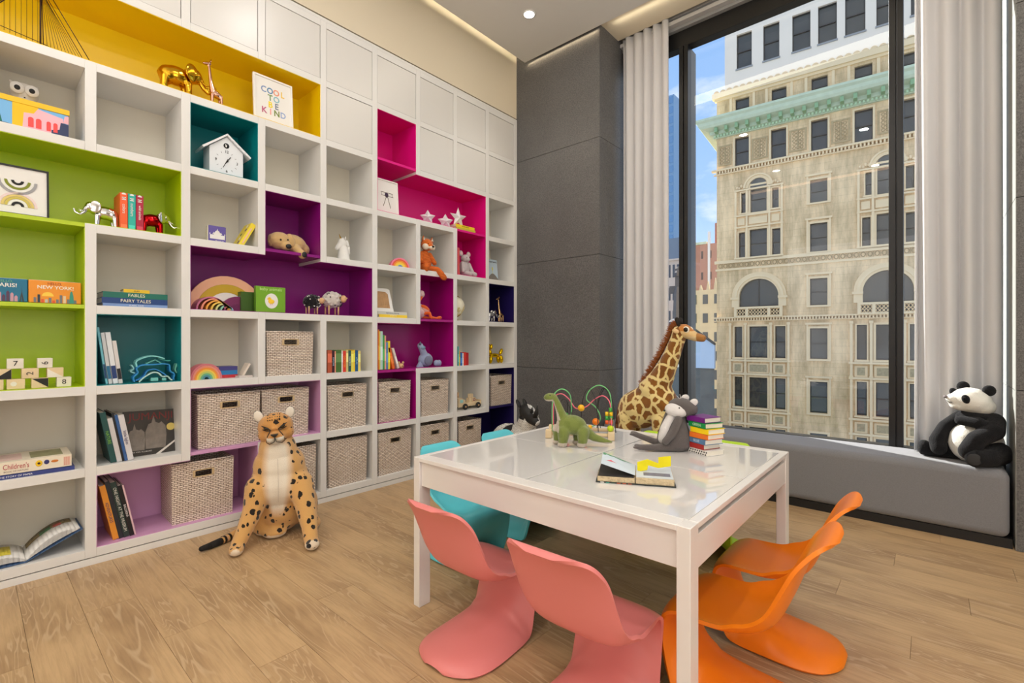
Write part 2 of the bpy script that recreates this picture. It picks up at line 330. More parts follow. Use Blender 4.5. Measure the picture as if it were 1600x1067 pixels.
# ------------------------------------------------------------ curtains
def curtain(x0, x1, yc, z0, z1, label, name='curtain', folds=7, amp=.035, seed=1, left_out=0.0):
    rnd = random.Random(seed); b = B(); nx, nz = folds * 14, 24; ph = [rnd.uniform(-.5, .5) for _ in range(folds + 2)]; am = [rnd.uniform(.5, 1.2) for _ in range(folds + 2)]
    def pt(i, j):
        u = i / nx; w = j / nz; k = u * folds; a = int(k); f = k - a
        A = am[a] * (1 - f) + am[min(a + 1, folds)] * f
        y = math.sin(k * 2 * PI + ph[a] * (1 - f) + ph[a + 1] * f + .5 * w) * amp * A * (1 - .35 * w)
        x = x0 + (x1 - x0) * (u + .010 * math.sin(3 * w + 7 * u) + .25 / folds * math.sin(k * 2 * PI + 1.2) * .35) - left_out * (1 - w) ** 2 * (1 - u)
        return (x, yc + y, z0 + (z1 - z0) * w)
    vs = [pt(i, j) for j in range(nz + 1) for i in range(nx + 1)]
    fs = [(j * (nx + 1) + i, j * (nx + 1) + i + 1, (j + 1) * (nx + 1) + i + 1, (j + 1) * (nx + 1) + i) for j in range(nz) for i in range(nx)]
    b.add(vs, fs); m, t, p = newmat(); p.inputs['Base Color'].default_value = (*S(242, 240, 242), 1); p.inputs['Roughness'].default_value = .85; p.inputs['Sheen Weight'].default_value = .3
    tl = N(t, 'ShaderNodeBsdfTranslucent'); tl.inputs[0].default_value = (*S(210, 212, 210), 1); mxs = N(t, 'ShaderNodeMixShader'); mxs.inputs[0].default_value = .28
    t.links.new(p.outputs[0], mxs.inputs[1]); t.links.new(tl.outputs[0], mxs.inputs[2]); t.links.new(mxs.outputs[0], t.nodes['Material Output'].inputs[0])
    o = b.build(name, m, smooth=True); s = o.modifiers.new('t', 'SOLIDIFY'); s.thickness = .003; return tag(o, label, 'curtain')
curtain(-2.30, -1.835, 4.28, .446, 4.17, 'grey curtain drawn to the side next to the dark stone pier, behind the giraffe', folds=5, seed=3)
curtain(-.095, .325, 4.285, .446, 4.17, 'grey curtain gathered behind the panda, bright with sun at its edge', folds=4, amp=.05, seed=8)
# ------------------------------------------------------------ bookshelf
D, Y0, PY, PZ, ZT, TH, DEP = 3.3635, .43267, .43206, .43293, 3.52766, .0232, .35
def yl(k): return Y0 + k * PY
def zl(l): return ZT - l * PZ
GRID = ['DDDDDDDDDD', 'YYYYYDMDDD', 'WWWTWWMMMW', 'GGGWVWWWMW', 'GGWVVVWUWN', 'GGTWWWUUWW', 'WWWLLWUWWN', 'WWLLWWWWNN']
CC = {'Y': S(238, 202, 0), 'G': S(182, 208, 0), 'T': S(0, 132, 138), 'M': S(226, 12, 134), 'V': S(138, 16, 124), 'U': S(168, 4, 124), 'L': S(212, 160, 202), 'N': S(34, 24, 88)}
CN = {'Y': 'yellow', 'G': 'lime green', 'T': 'teal', 'M': 'hot pink', 'V': 'purple', 'U': 'magenta purple', 'L': 'lilac', 'N': 'navy blue'}
def cell(c, r): return GRID[r][c + 2] if -2 <= c <= 7 and 0 <= r <= 7 else None
def same(a, b):
    x, y = cell(*a), cell(*b); return x == y and x is not None and x not in 'WD'
shelf = thing('bookshelf', 'huge built-in white bookshelf wall with cubbies lined in bright colours', 'bookshelf', (-D, 2.1, 0))
SH = Matrix.Translation((D, -2.1, 0))
XB, XF = -D - DEP, -D
def vb(k, r): return not same((k - 1, r), (k, r))
def hb(c, l): return not same((c, l - 1), (c, l))
innode = set()
for k in range(-2, 9):
    r = 0
    while r < 8:
        if vb(k, r):
            r0 = r
            while r < 8 and vb(k, r): r += 1
            for l in range(r0, r + 1): innode.add((k, l))
            B().box(XB, XF, yl(k) - TH, yl(k) + TH, zl(r) - TH, zl(r0) + TH).xf(SH).build('upright', WHITE, shelf, bevel=.0015)
        else: r += 1
for l in range(9):
    c = -2
    while c < 8:
        if hb(c, l):
            c0 = c
            while c < 8 and hb(c, l):
                c += 1
                if (c, l) in innode: break
            B().box(XB, XF, yl(c0) + TH * ((c0, l) in innode), yl(c) - TH * ((c, l) in innode), zl(l) - TH, zl(l) + TH).xf(SH).build('shelf_board', WHITE, shelf, bevel=.0015)
        else:
            m = M(CC[cell(c, l)], .35)
            B().box(XB + .004, XF - .004, yl(c) + (TH if vb(c, l) or vb(c, l - 1) else 0), yl(c + 1) - (TH if vb(c + 1, l) or vb(c + 1, l - 1) else 0), zl(l) + TH - .02, zl(l) + TH).xf(SH).build('thin_shelf', m, shelf); c += 1
seen = set()
LT = .003
for r in range(8):
    for c in range(-2, 8):
        ch = cell(c, r)
        if ch in 'WD' or (c, r) in seen: continue
        st = [(c, r)]; reg = []; seen.add((c, r))
        while st:
            a = st.pop(); reg.append(a)
            for d in ((1, 0), (-1, 0), (0, 1), (0, -1)):
                q = (a[0] + d[0], a[1] + d[1])
                if q not in seen and same(a, q): seen.add(q); st.append(q)
        b = B(); xf = XF - .0015
        for (cc, rr) in reg:
            y0 = yl(cc) + (TH if vb(cc, rr) else 0); y1 = yl(cc + 1) - (TH if vb(cc + 1, rr) else 0)
            z1 = zl(rr) - (TH if hb(cc, rr) else 0); z0 = zl(rr + 1) + (TH if hb(cc, rr + 1) else 0)
            # merged neighbours: carry the lining past the missing board
            b.box(XB, XB + LT, y0 - (0 if vb(cc, rr) else .0), y1, z0, z1)
            if vb(cc, rr): b.box(XB + LT, xf, y0, y0 + LT, z0, z1)
            if vb(cc + 1, rr): b.box(XB + LT, xf, y1 - LT, y1, z0, z1)
            if hb(cc, rr): b.box(XB + LT, xf, y0 + (LT if vb(cc, rr) else 0 if hb(cc - 1, rr) else -TH), y1 - (LT if vb(cc + 1, rr) else 0 if hb(cc + 1, rr) else -TH), z1 - LT, z1)
            if hb(cc, rr + 1): b.box(XB + LT, xf, y0 + (LT if vb(cc, rr) else 0 if hb(cc - 1, rr + 1) else -TH), y1 - (LT if vb(cc + 1, rr) else 0 if hb(cc + 1, rr + 1) else -TH), z0, z0 + LT)
        tag(b.xf(SH).build('niche_lining', M(CC[ch], .35), shelf), CN[ch] + ' niche lining')
B().box(XB - .012, XB, yl(-2), 3.91, .04, 3.57).xf(SH).build('back_panel', WCELL, shelf)
B().box(XF - .02, XF, yl(-2), 3.912, zl(0) + TH, 3.573).box(XF - .02, XF, yl(8) + TH, 3.912, .046, zl(0) + TH).build('filler_strip', WHITE, None).parent = shelf
bpy.data.objects['filler_strip'].location = (D, -2.1, 0)
B().box(XF - .03, XF - .002, yl(-2), 3.912, 0, .036).xf(SH).build('plinth', WHITE, shelf, bevel=.001)
B().box(XB, XF - .012, yl(-2), 3.912, .002, .041).xf(SH).build('plinth_core', DARK, shelf)
dm = B().box(-.020, -.004, -PY / 2 + TH + .003, PY / 2 - TH - .003, -PZ / 2 + TH + .003, PZ / 2 - TH - .003).mesh('cabinet_door', M(S(222, 220, 216), .3))
bk = B().box(-.05, -.03, -PY / 2 + TH, PY / 2 - TH, -PZ / 2 + TH, PZ / 2 - TH).mesh('door_backing', DARK)
for r in range(2):
    for c in range(-2, 8):
        if cell(c, r) == 'D':
            for nm, me in (('cabinet_door', dm), ('door_backing', bk)):
                o = bpy.data.objects.new(nm, me); COL.objects.link(o); o.parent = shelf; o.location = (0, (yl(c) + yl(c + 1)) / 2 - 2.1, (zl(r) + zl(r + 1)) / 2)
                if nm == 'cabinet_door': b = o.modifiers.new('b', 'BEVEL'); b.width = .0012

# ------------------------------------------------------------ things on the shelves
def fz(r, col=False): return zl(r + 1) + TH + (LT if col else 0) + .0003
def put(name, label, cat, y, r, inset=.05, colr=False, dz=0, group=None, rz=0, tilt=0):
    o = thing(name, label, cat, (-D - inset, y, fz(r, colr) + dz), R(90 + rz), group)
    if tilt: o.rotation_euler = (0, R(tilt), R(90 + rz))
    return o
PAPER = M(S(236, 230, 215), .8); GOLD = M(S(214, 165, 40), .12, 1); GOLDY = M(S(230, 190, 20), .16, 1); CHROME = M(S(225, 225, 228), .08, 1); REDM = M(S(175, 20, 25), .12, 1); ROSE = M(S(215, 170, 150), .1, 1)
WH = M(S(240, 238, 234), .5); MATW = M(S(236, 234, 230), .7)
def book(label, y, r, w, h, d, col, inset=.05, lean=0, colr=False, txt=None, tcol=(.9, .9, .9), band=None, group=None, dz=0, pages=None):
    """upright book, spine outwards; y is the foot corner it leans on"""
    o = put('book', label, 'book', y, r, inset, colr, dz, group, 0, -lean if lean else 0)
    x0, x1 = (0, w) if lean >= 0 else (-w, 0)
    c = M(col, .4); t = .0025
    B().box(x0, x1, 0, t, 0, h).box(x0, x0 + t, t, d, 0, h).box(x1 - t, x1, t, d, 0, h).build('cover', c, o, bevel=.0008)
    B().box(x0 + t, x1 - t, t, d - .004, .003, h - .003).build('pages', pages or PAPER, o)
    xm = (x0 + x1) / 2
    if band: B().box(x0 + .001, x1 - .001, -.0006, 0, h * band[0], h * band[1]).build('spine_band', M(band[2], .5), o)
    if txt: text(txt, min(w * .75, .035), M(tcol, .5), o, (xm, -.0008, h * .5), (R(90), R(90), 0), 'spine_lettering')
    return o
def flat(label, x, y, z, w, d, t, col, rz=0, txt=None, tcol=(.9, .9, .9), ts=None, group=None, pages_front=False, name='book'):
    """book lying flat, spine to the front (-y)"""
    o = thing(name, label, 'book', (x, y, z), rz, group); c = M(col, .4); k = .0022
    b = B().box(-w / 2, w / 2, 0, d, 0, k).box(-w / 2, w / 2, 0, d, t - k, t)
    if not pages_front: b.box(-w / 2, w / 2, -.0005, k, 0, t)
    b.build('cover', c, o, bevel=.0006)
    B().box(-w / 2 + .003, w / 2 - .003, .003, d - .003, k, t - k).build('pages', PAPER, o)
    if txt: text(txt, ts or t * .7, M(tcol, .5), o, (0, -.0015, t * .5), name='spine_lettering')
    return o
def flatshelf(label, y, r, inset, dz, w, d, t, col, colr=False, rz=0, **k):
    return flat(label, -D - inset, y, fz(r, colr) + dz, w, d, t, col, R(90 + rz), **k)

def basket(y, r, w, h, d, label, inset=.02, rz=0, light_handle=False, colr=False, handle=True):
    o = put('storage_basket', label, 'basket', y, r, inset, colr, group='woven storage baskets', rz=rz)
    t = .010; hw, hz0, hz1 = .045, h - .085, h - .052; tw = w * .97 / 2; W2 = w / 2
    b = B()
    if handle:
        b.box(-W2, -hw, 0, t, 0, h).box(hw, W2, 0, t, 0, h).box(-hw, hw, 0, t, 0, hz0).box(-hw, hw, 0, t, hz1, h)
    else: b.box(-W2, W2, 0, t, 0, h)
    b.box(-W2, W2, d - t, d, 0, h).box(-W2, -W2 + t, t, d - t, 0, h).box(W2 - t, W2, t, d - t, 0, h).box(-W2 + t, W2 - t, t, d - t, 0, t)
    for i, v in enumerate(b.v):  # slight taper to the foot
        s = .965 + .035 * v[2] / h; b.v[i] = (v[0] * s, d / 2 + (v[1] - d / 2) * s, v[2])
    b.build('body', WEAVE, o)
    rim = [(-W2, 0), (W2, 0), (W2, d), (-W2, d)]
    B().tube([(x * 1.0, yy, h) for x, yy in [(-W2 + .005, .004), (W2 - .005, .004), (W2 - .005, d - .004), (-W2 + .005, d - .004)]], .008, 8, closed=True).build('rim', WEAVE, o, True)
    if handle:
        hm = M(S(205, 178, 135), .6) if light_handle else M(S(178, 158, 130), .7)
        g = .007 if not light_handle else .013
        B().box(-hw - g, -hw, -.003, t + .002, hz0 - .004, hz1 + .004).box(hw, hw + g, -.003, t + .002, hz0 - .004, hz1 + .004).box(-hw, hw, -.003, t + .002, hz0 - .006, hz0).box(-hw, hw, -.003, t + .002, hz1, hz1 + .006).build('handle_binding', hm, o, bevel=.001)
    return o
def weave():
    m, t, p = newmat(); q = N(t, 'ShaderNodeTexCoord'); sp = N(t, 'ShaderNodeSeparateXYZ'); t.links.new(q.outputs['Object'], sp.inputs[0])
    ad = N(t, 'ShaderNodeMath', operation='ADD'); t.links.new(sp.outputs[0], ad.inputs[0]); t.links.new(sp.outputs[1], ad.inputs[1])
    cb = N(t, 'ShaderNodeCombineXYZ'); t.links.new(ad.outputs[0], cb.inputs[0]); t.links.new(sp.outputs[2], cb.inputs[1])
    nd = N(t, 'ShaderNodeTexNoise', i_Scale=25.0); t.links.new(q.outputs['Object'], nd.inputs['Vector'])
    vm = N(t, 'ShaderNodeVectorMath', operation='SCALE'); vm.inputs['Scale'].default_value = .008; t.links.new(nd.outputs['Color'], vm.inputs[0])
    va = N(t, 'ShaderNodeVectorMath', operation='ADD'); t.links.new(cb.outputs[0], va.inputs[0]); t.links.new(vm.outputs[0], va.inputs[1])
    br = N(t, 'ShaderNodeTexBrick', i_Scale=1.0); t.links.new(va.outputs[0], br.inputs['Vector'])
    br.inputs['Brick Width'].default_value = .029; br.inputs['Row Height'].default_value = .0112; br.inputs['Mortar Size'].default_value = .0021; br.inputs['Mortar Smooth'].default_value = .6
    br.inputs['Color1'].default_value = (*S(246, 232, 218), 1); br.inputs['Color2'].default_value = (*S(230, 212, 194), 1); br.inputs['Mortar'].default_value = (*S(112, 86, 70), 1)
    t.links.new(br.outputs['Color'], p.inputs['Base Color']); p.inputs['Roughness'].default_value = .65
    b = N(t, 'ShaderNodeBump', i_Strength=.8, i_Distance=.004, invert=True); t.links.new(br.outputs['Fac'], b.inputs['Height']); t.links.new(b.outputs[0], p.inputs['Normal']); return m
WEAVE = weave()
basket(1.498, 5, .325, .300, .30, 'woven storage basket alone in the upper white cubby, right of the small standing book', light_handle=True)
basket(1.115, 6, .365, .330, .30, 'wide woven storage basket in the lilac niche just left of the cheetah head', inset=.03, light_handle=True, colr=True)
basket(1.478, 6, .325, .330, .295, 'woven storage basket in the upper lilac niche, right of the cheetah head', inset=.045, light_handle=True, colr=True)
basket(1.935, 6, .325, .330, .30, 'woven storage basket in the white cubby below the row of chapter books')
basket(2.368, 6, .315, .325, .30, 'woven storage basket in the magenta purple niche', colr=True)
basket(2.800, 6, .315, .315, .30, 'woven storage basket under the blue bird plush')
basket(3.69, 6, .315, .300, .30, 'woven storage basket in the navy niche under the golden balloon dog', colr=True)
basket(.968, 7, .335, .355, .295, 'woven storage basket low in the lilac niche, left of the cheetah', inset=.035, light_handle=True, colr=True, rz=-2)
basket(1.52, 7, .325, .345, .30, 'woven storage basket half hidden behind the seated cheetah')
basket(1.94, 7, .325, .350, .30, 'woven storage basket without a handle hole on the bottom row, right of the cheetah', handle=False)
basket(2.37, 7, .325, .345, .30, 'woven storage basket on the bottom row below the magenta purple niche')
basket(2.80, 7, .325, .345, .30, 'woven storage basket on the bottom row, its foot hidden by the white table')
basket(3.235, 7, .305, .325, .30, 'woven storage basket at the left end of the navy bottom niche', colr=True)

# ---- animals in metal
def elephant(name, label, y, r, s, mat, face=1, colr=False, inset=.06, body2=None, seed=0):
    o = put(name, label, 'figurine', y, r, inset, colr); f = face
    b = B(); b.ell((0, .35 * s, .62 * s), (.40 * s, .25 * s, .27 * s)); b.ell((-.2 * s * f, .35 * s, .58 * s), (.24 * s, .24 * s, .26 * s))
    for x, yy in ((.26, .22), (.22, .46), (-.30, .22), (-.26, .46)): b.cap((x * s * f, yy * s, .45 * s), .105 * s, (x * s * f * 1.08, yy * s, .05 * s), .082 * s)
    b.tube([(-.42 * s * f, .35 * s, .65 * s), (-.52 * s * f, .35 * s, .4 * s)], [.02 * s, .012 * s], 6)
    blob(b, 'body', body2 or mat, o, s / 38, 4)
    h = B(); h.ell((.42 * s * f, .33 * s, .78 * s), (.23 * s, .19 * s, .23 * s)); h.ell((.30 * s * f, .34 * s, .70 * s), (.2 * s, .19 * s, .2 * s))
    h.chain([((.58 * s * f, .32 * s, .72 * s), .095 * s), ((.68 * s * f, .3 * s, .5 * s), .07 * s), ((.78 * s * f, .28 * s, .40 * s), .055 * s), ((.92 * s * f, .26 * s, .46 * s), .045 * s), ((.97 * s * f, .25 * s, .60 * s), .038 * s)])
    blob(h, 'head', mat, o, s / 40, 4)
    for sy in (.14, .52): B().ell((.34 * s * f, sy * s, .78 * s), (.20 * s, .035 * s, .25 * s), rot=(0, 0, R(25 if (sy < .3) == (f > 0) else -25))).build('ear', mat, o, True)
    for sy in (.22, .42): B().tube([(.6 * s * f, sy * s, .64 * s), (.72 * s * f, sy * s - .02 * s, .56 * s), (.82 * s * f, sy * s - .03 * s, .60 * s)], [.03 * s, .022 * s, .008 * s], 6).build('tusk', mat, o, True)
    return o
def giraffe_fig(label, y, r, s, mat, face=-1, colr=False, inset=.06):
    o = put('giraffe_figurine', label, 'figurine', y, r, inset, colr); f = face; b = B()
    b.ell((-.03 * s * f, .12 * s, .30 * s), (.13 * s, .07 * s, .08 * s), rot=(0, R(-25 * f), 0))
    for x, yy in ((.05, .08), (.04, .16), (-.12, .08), (-.11, .16)): b.cap((x * s * f, yy * s, .27 * s), .032 * s, (x * s * f * 1.1, yy * s, .015 * s), .022 * s)
    b.chain([((.03 * s * f, .12 * s, .34 * s), .062 * s), ((.07 * s * f, .12 * s, .55 * s), .036 * s), ((.10 * s * f, .12 * s, .86 * s), .026 * s)])
    b.chain([((.09 * s * f, .12 * s, .91 * s), .036 * s), ((.20 * s * f, .12 * s, .88 * s), .024 * s)])
    blob(b, 'body', mat, o, s / 90, 3)
    for yy in (.09, .15): B().tube([(.08 * s * f, yy * s, .93 * s), (.07 * s * f, yy * s, .99 * s)], [.008 * s, .011 * s], 6).build('horn', mat, o, True)
    return o
elephant('elephant_figurine', 'shiny gold elephant figurine on the yellow shelf, head raised to the right', .845, 1, .215, GOLD, 1, True, .05)
giraffe_fig('rose gold giraffe figurine between the gold elephant and the framed print', 1.045, 1, .30, ROSE, -1, True)
elephant('elephant_figurine', 'chrome silver elephant bookend with raised trunk, left of the number books', .505, 3, .135, CHROME, -1, True, .05)
elephant('elephant_figurine', 'red and chrome elephant bookend on the right of the number books', .720, 3, .135, CHROME, 1, True, .05, REDM)
elephant('elephant_figurine', 'small silver elephant figurine in the navy niche', 3.60, 4, .12, M(S(215, 215, 218), .2, .9), 1, True, .05)
giraffe_fig('slim gold giraffe figurine in the navy niche behind the silver elephant', 3.745, 4, .275, M(S(222, 180, 130), .2, 1), -1, True)

# ---- wire ship
o = put('wire_ship_model', 'dark wire ship sculpture with strung sails on the yellow shelf', 'sculpture', .25, 1, .12, True)
WR = M((.05, .025, .015), .4, .6)
hull = [(-.24, 0, .075), (-.17, 0, .03), (-.05, 0, .004), (.12, 0, .004), (.2, 0, .02)]
B().tube(hull, .0022, 6).tube([(-.24, 0, .078), (-.22, .03, .075), (0, .05, .045), (.2, 0, .02), (0, -.03, .045), (-.22, -.03, .075)], .0018, 6, closed=True).tube([(0, 0, .003), (0, 0, .40)], .004, 6).tube([(.012, 0, .003), (.004, 0, .36)], .002, 6).build('hull', WR, o, True)
s1 = B().tube([(0, 0, .39), (.21, 0, .02)], .0022, 6).tube([(.0, 0, .35), (.18, 0, .02)], .0018, 6).tube([(0, 0, .40), (-.22, 0, .08)], .0025, 6).tube([(0, 0, .37), (-.17, 0, .17), (-.1, 0, .34)], .0018, 6, closed=True)
for i in range(11):
    a = .16 * i / 10 + .012; s1.tube([(a, 0, .012), (a * .12, 0, .38 - a * .5)], .0009, 4)
    q = -.2 * i / 10 - .01; s1.tube([(q, 0, .035 + abs(q) * .2), (q, 0, .39 + q * 1.42)], .0009, 4)
s1.build('rigging', WR, o, True)

# ---- framed prints
def framed(name, label, y, r, w, h, inset, fm, colr=False, tilt=6, fw=.012, rz=0, mount=.0):
    o = put(name, label, 'picture', y, r, inset, colr, rz=rz); o.rotation_euler = (R(-tilt), 0, R(90 + rz))
    fd = .018
    B().box(-w / 2, -w / 2 + fw, 0, fd, 0, h).box(w / 2 - fw, w / 2, 0, fd, 0, h).box(-w / 2 + fw, w / 2 - fw, 0, fd, 0, fw).box(-w / 2 + fw, w / 2 - fw, 0, fd, h - fw, h).build('frame', fm, o, bevel=.001)
    B().box(-w / 2 + fw, w / 2 - fw, .007, .010, fw, h - fw).build('print', MATW, o); return o
o = framed('framed_print', 'white framed print with rainbow letters reading COOL TO BE KIND', 1.40, 1, .262, .325, .05, WH, True, 4)
lc = [S(126, 148, 190), S(92, 140, 180), S(232, 150, 120), S(236, 200, 90), S(120, 150, 90), S(140, 190, 200), S(240, 214, 0), S(120, 130, 150), S(190, 90, 130), S(240, 160, 150), S(120, 140, 60), S(150, 170, 210)]; i = 0
for word, zz in (('COOL', .232), ('TO', .183), ('BE', .134), ('KIND', .085)):
    for j, chh in enumerate(word):
        text(chh, .058, M(lc[i], .7), o, ((j - (len(word) - 1) / 2) * .042, .0064, zz), sx=.9, bold=.0012); i += 1
# rainbow print
o = framed('framed_print', 'black framed print of two striped rainbows in the lime green niche', .165, 3, .225, .25, .05, BLACK, True, 5, .008)
def rainbow2d(b, cx, cz, r0, r1, y0, y1, m=0, n=16, up=1): 
    out = arc(cx, cz, r1, 0, 180, n); inn = arc(cx, cz, r0, 180, 0, n)
    if up < 0: out = [(x, 2 * cz - z) for x, z in out][::-1]; inn = [(x, 2 * cz - z) for x, z in inn][::-1]; 
    # quads
    K = n + 1; A = out; Bq = inn[::-1]
    for i in range(n): b.prism([A[i], A[i + 1], Bq[i + 1], Bq[i]] if up > 0 else [A[i], A[i + 1], Bq[i + 1], Bq[i]], y0, y1, m)
    return b
for cz, up, cols in ((.175, -1, [(20, 20, 20), (235, 235, 230), (130, 140, 40), (235, 235, 230), (160, 160, 165)]), (.045, 1, [(20, 20, 20), (238, 238, 230), (206, 190, 90), (222, 200, 120), (235, 214, 212)])):
    for j, c in enumerate(cols): rainbow2d(B(), .0, cz, .012 + j * .012, .024 + j * .012 - .0015, .0045, .0065, up=up).build('rainbow_stripe', M(S(*c), .7), o)
# aeroplane picture
o = framed('framed_print', 'white framed picture of an old biplane in the hot pink niche', 2.312, 2, .225, .285, .045, WH, True, 4, .010)
PK = M(S(90, 70, 50), .7)
B().box(-.055, .06, .0048, .0065, .176, .179).box(-.05, .065, .0048, .0065, .148, .151).tube([(-.05, .0055, .176), (-.045, .0055, .15)], .0012, 5).tube([(.055, .0055, .176), (.06, .0055, .15)], .0012, 5).tube([(-.005, .0055, .14), (-.035, .0055, .06)], .0022, 5).tube([(.01, .0055, .14), (.035, .0055, .05)], .0022, 5).build('biplane_wings', PK, o)
B().ell((0, .0058, .158), (.018, .0012, .022), n=12).build('biplane_engine', M(S(60, 40, 70), .6), o, True)

# ---- owl and picture box
o = put('storage_box', 'yellow lidded box with a colourful cut-paper town pattern', 'box', .165, 2, .045)
B().box(-.185, .185, 0, .11, 0, .125).build('body', M(S(120, 185, 235), .5), o, bevel=.001)
B().box(-.189, .189, -.004, .114, .125, .152).build('lid', M(S(245, 196, 20), .45), o, bevel=.0015)
pp = [([(-.185, 0), (-.12, 0), (-.125, .125), (-.185, .125)], (235, 70, 60)), ([(-.13, .0), (-.05, .0), (-.075, .115), (-.12, .12)], (20, 120, 105)), ([(-.185, 0), (.0, 0), (-.02, .014), (-.14, .02), (-.185, .035)], (50, 60, 95)), ([(-.02, 0), (.02, 0), (.06, .05), (.085, .09), (.07, .125), (-.02, .125)], (245, 196, 20)),
      ([(.015, 0), (.165, 0), (.165, .10), (.07, .118), (.055, .09), (.02, .085)], (248, 188, 200)), ([(.12, .0), (.185, .0), (.185, .075), (.155, .078), (.15, .04), (.12, .03)], (52, 62, 100)), ([(.165, .08), (.185, .078), (.185, .12), (.17, .115)], (245, 180, 190))]
for k, (pl_, c) in enumerate(pp): B().prism(pl_, -.0006 - k * .0003, 0).build('paper_shape', M(S(*c), .6), o)
for xx in (.045, .073, .11, .135):
    w = .010 if xx < .09 else .008
    B().prism([(xx - w, .02), (xx + w, .02), (xx + w, .06)] + arc(xx, .06, w, 20, 160, 5) + [(xx - w, .06)], -.0032, 0).build('paper_arch', M(S(238, 80, 78), .6), o)
o = put('owl_figurine', 'small white owl figurine with big ringed eyes behind the colourful box', 'figurine', .195, 2, .165)
o.scale = (1.08, 1.08, 1.2)
def hexdots(c):
    return S(236, 232, 226)
b = B().ell((0, .045, .115), (.05, .04, .075)).ell((0, .045, .20), (.052, .04, .045)).cap((-.038, .045, .225), .012, (-.046, .045, .243), .005).cap((.038, .045, .225), .012, (.046, .045, .243), .005)
b.box(-.035, .035, .015, .075, 0, .06)
blob(b, 'body', M(S(230, 226, 220), .6), o, .005, 4)
for sx in (-1, 1):
    B().lathe([(.0245, 0), (.0245, .004)], n=20).build('eye_ring', M(S(245, 243, 240), .5), o, True, loc=(sx * .025, .004, .205), rot=(R(90), 0, 0))
    B().lathe([(.011, 0), (.009, .004)], n=16).build('pupil', BLACK, o, True, loc=(sx * .025, .0, .205), rot=(R(90), 0, 0))
dd = B()
for sx in (-1, 0, 1):
    for q in range(7): dd.ell((sx * .04, .004 + .03 * abs(sx), .17 - q * .009), (.004, .003, .0025), n=6)
dd.build('wing_dots', BLACK, o, True)

# ---- cuckoo clock
o = put('cuckoo_clock', 'white house-shaped cuckoo clock with black hands in the teal cubby', 'clock', 1.103, 2, .055, True)
B().prism([(-.098, 0), (.098, 0), (.098, .172), (0, .255), (-.098, .172)], 0, .12).build('case', M(S(232, 236, 240), .45), o, bevel=.0015)
for sx in (-1, 1):
    B().prism([(0, .258), (0, .272), (sx * .142, .156), (sx * .136, .144)][::sx], -.018, .135).build('roof_board', M(S(238, 240, 244), .4), o, bevel=.001)
tx = M(S(40, 42, 50), .5)
for h_ in range(12):
    a = R(90 - 30 * h_); cx, cz = math.cos(a) * .062, .095 + math.sin(a) * .062
    if h_ in (0, 3, 6, 9): text(('12', '', '', '3', '', '', '6', '', '', '9')[h_], .024, tx, o, (cx, -.001, cz), name='numeral')
    else: B().tube([(math.cos(a) * .056, -.001, .095 + math.sin(a) * .056), (math.cos(a) * .066, -.001, .095 + math.sin(a) * .066)], .0009, 4).build('hour_mark', tx, o)
B().tube([(-.008, -.003, .08), (.022, -.003, .128)], .0024, 6).ell((.004, -.003, .097), (.006, .003, .006), n=8).build('hour_hand', BLACK, o, True)
B().tube([(.006, -.005, .112), (-.022, -.005, .052)], .0018, 6).build('minute_hand', BLACK, o, True)
B().lathe([(.0165, 0), (.0165, .003)], n=24).build('cuckoo_hole', BLACK, o, True, loc=(-.002, -.0005, .196), rot=(R(90), 0, 0))
B().ell((-.004, -.004, .193), (.005, .003, .008), n=10).ell((-.008, -.005, .201), (.0035, .003, .0035), n=8).build('cuckoo', MATW, o, True)

# ---- number books between the elephants
g3 = 'board books between the elephant bookends'
for i, (c, s_, lab) in enumerate(((S(242, 96, 40), 'colors', 'thick orange board book with spine title colors'), (S(38, 178, 165), 'numbers', 'thick turquoise board book with spine title numbers'), (S(178, 28, 62), 'wild animals', 'thick crimson board book with spine title wild animals'))):
    o = book(lab + ', between the elephant bookends', .562 + i * .036, 3, .034, .205, .17, c, .045, colr=True, group=g3)
    text(s_, .021 if i < 2 else .017, WH, o, (.017, -.001, .115 if i < 2 else .105), (R(90), R(90), 0), 'spine_lettering', align='CENTER')
    B().box(.008, .026, -.0008, 0, .165, .170).box(.008, .026, -.0008, 0, .176, .181).box(.015, .019, -.0008, 0, .168, .180).prism(arc(.017, .195, .010, 0, 180, 8), -.0008, 0).build('spine_emblem', WH, o)
    B().box(.004, .03, -.0008, 0, .006, .028).build('spine_patch', M(tuple(min(1, v * 1.5 + .05) for v in c), .5), o)

# ---- board book with white palace; yellow leaning book
o = put('board_book', 'small violet board book with a white domed palace on its cover', 'book', 1.048, 3, .05)
B().box(-.05, .05, 0, .04, 0, .105).build('cover', M(S(98, 84, 160), .4), o, bevel=.004)
B().box(-.054, -.0495, .004, .04, .002, .103).build('spine', M(S(232, 226, 200), .5), o)
wb = B().box(-.042, .042, -.001, 0, .022, .048).box(-.02, .02, -.001, 0, .048, .062).prism(arc(0, .062, .014, 0, 180, 8) , -.001, 0).prism([(-.004, .074), (.004, .074), (0, .088)], -.001, 0)
for sx in (-1, 1): wb.prism(arc(sx * .022, .052, .006, 0, 180, 6), -.001, 0).prism([(sx * .022 - .002, .056), (sx * .022 + .002, .056), (sx * .022, .066)], -.001, 0).box(sx * .042 - .002, sx * .042 + .002, -.001, 0, .048, .058)
wb.build('palace', MATW, o)
text('TRAVELER', .011, MATW, o, (.012, -.001, .009), name='title')
o = put('book', 'yellow hardcover leaning against the right side of its white cubby', 'book', 1.165, 3, .045, tilt=28)
B().box(-.0, .032, 0, .003, 0, .185).box(0, .003, .003, .13, 0, .185).box(.029, .032, .003, .13, 0, .185).build('cover', M(S(236, 214, 60), .45), o, bevel=.001)
B().box(.003, .029, .003, .125, .003, .182).build('pages', PAPER, o)
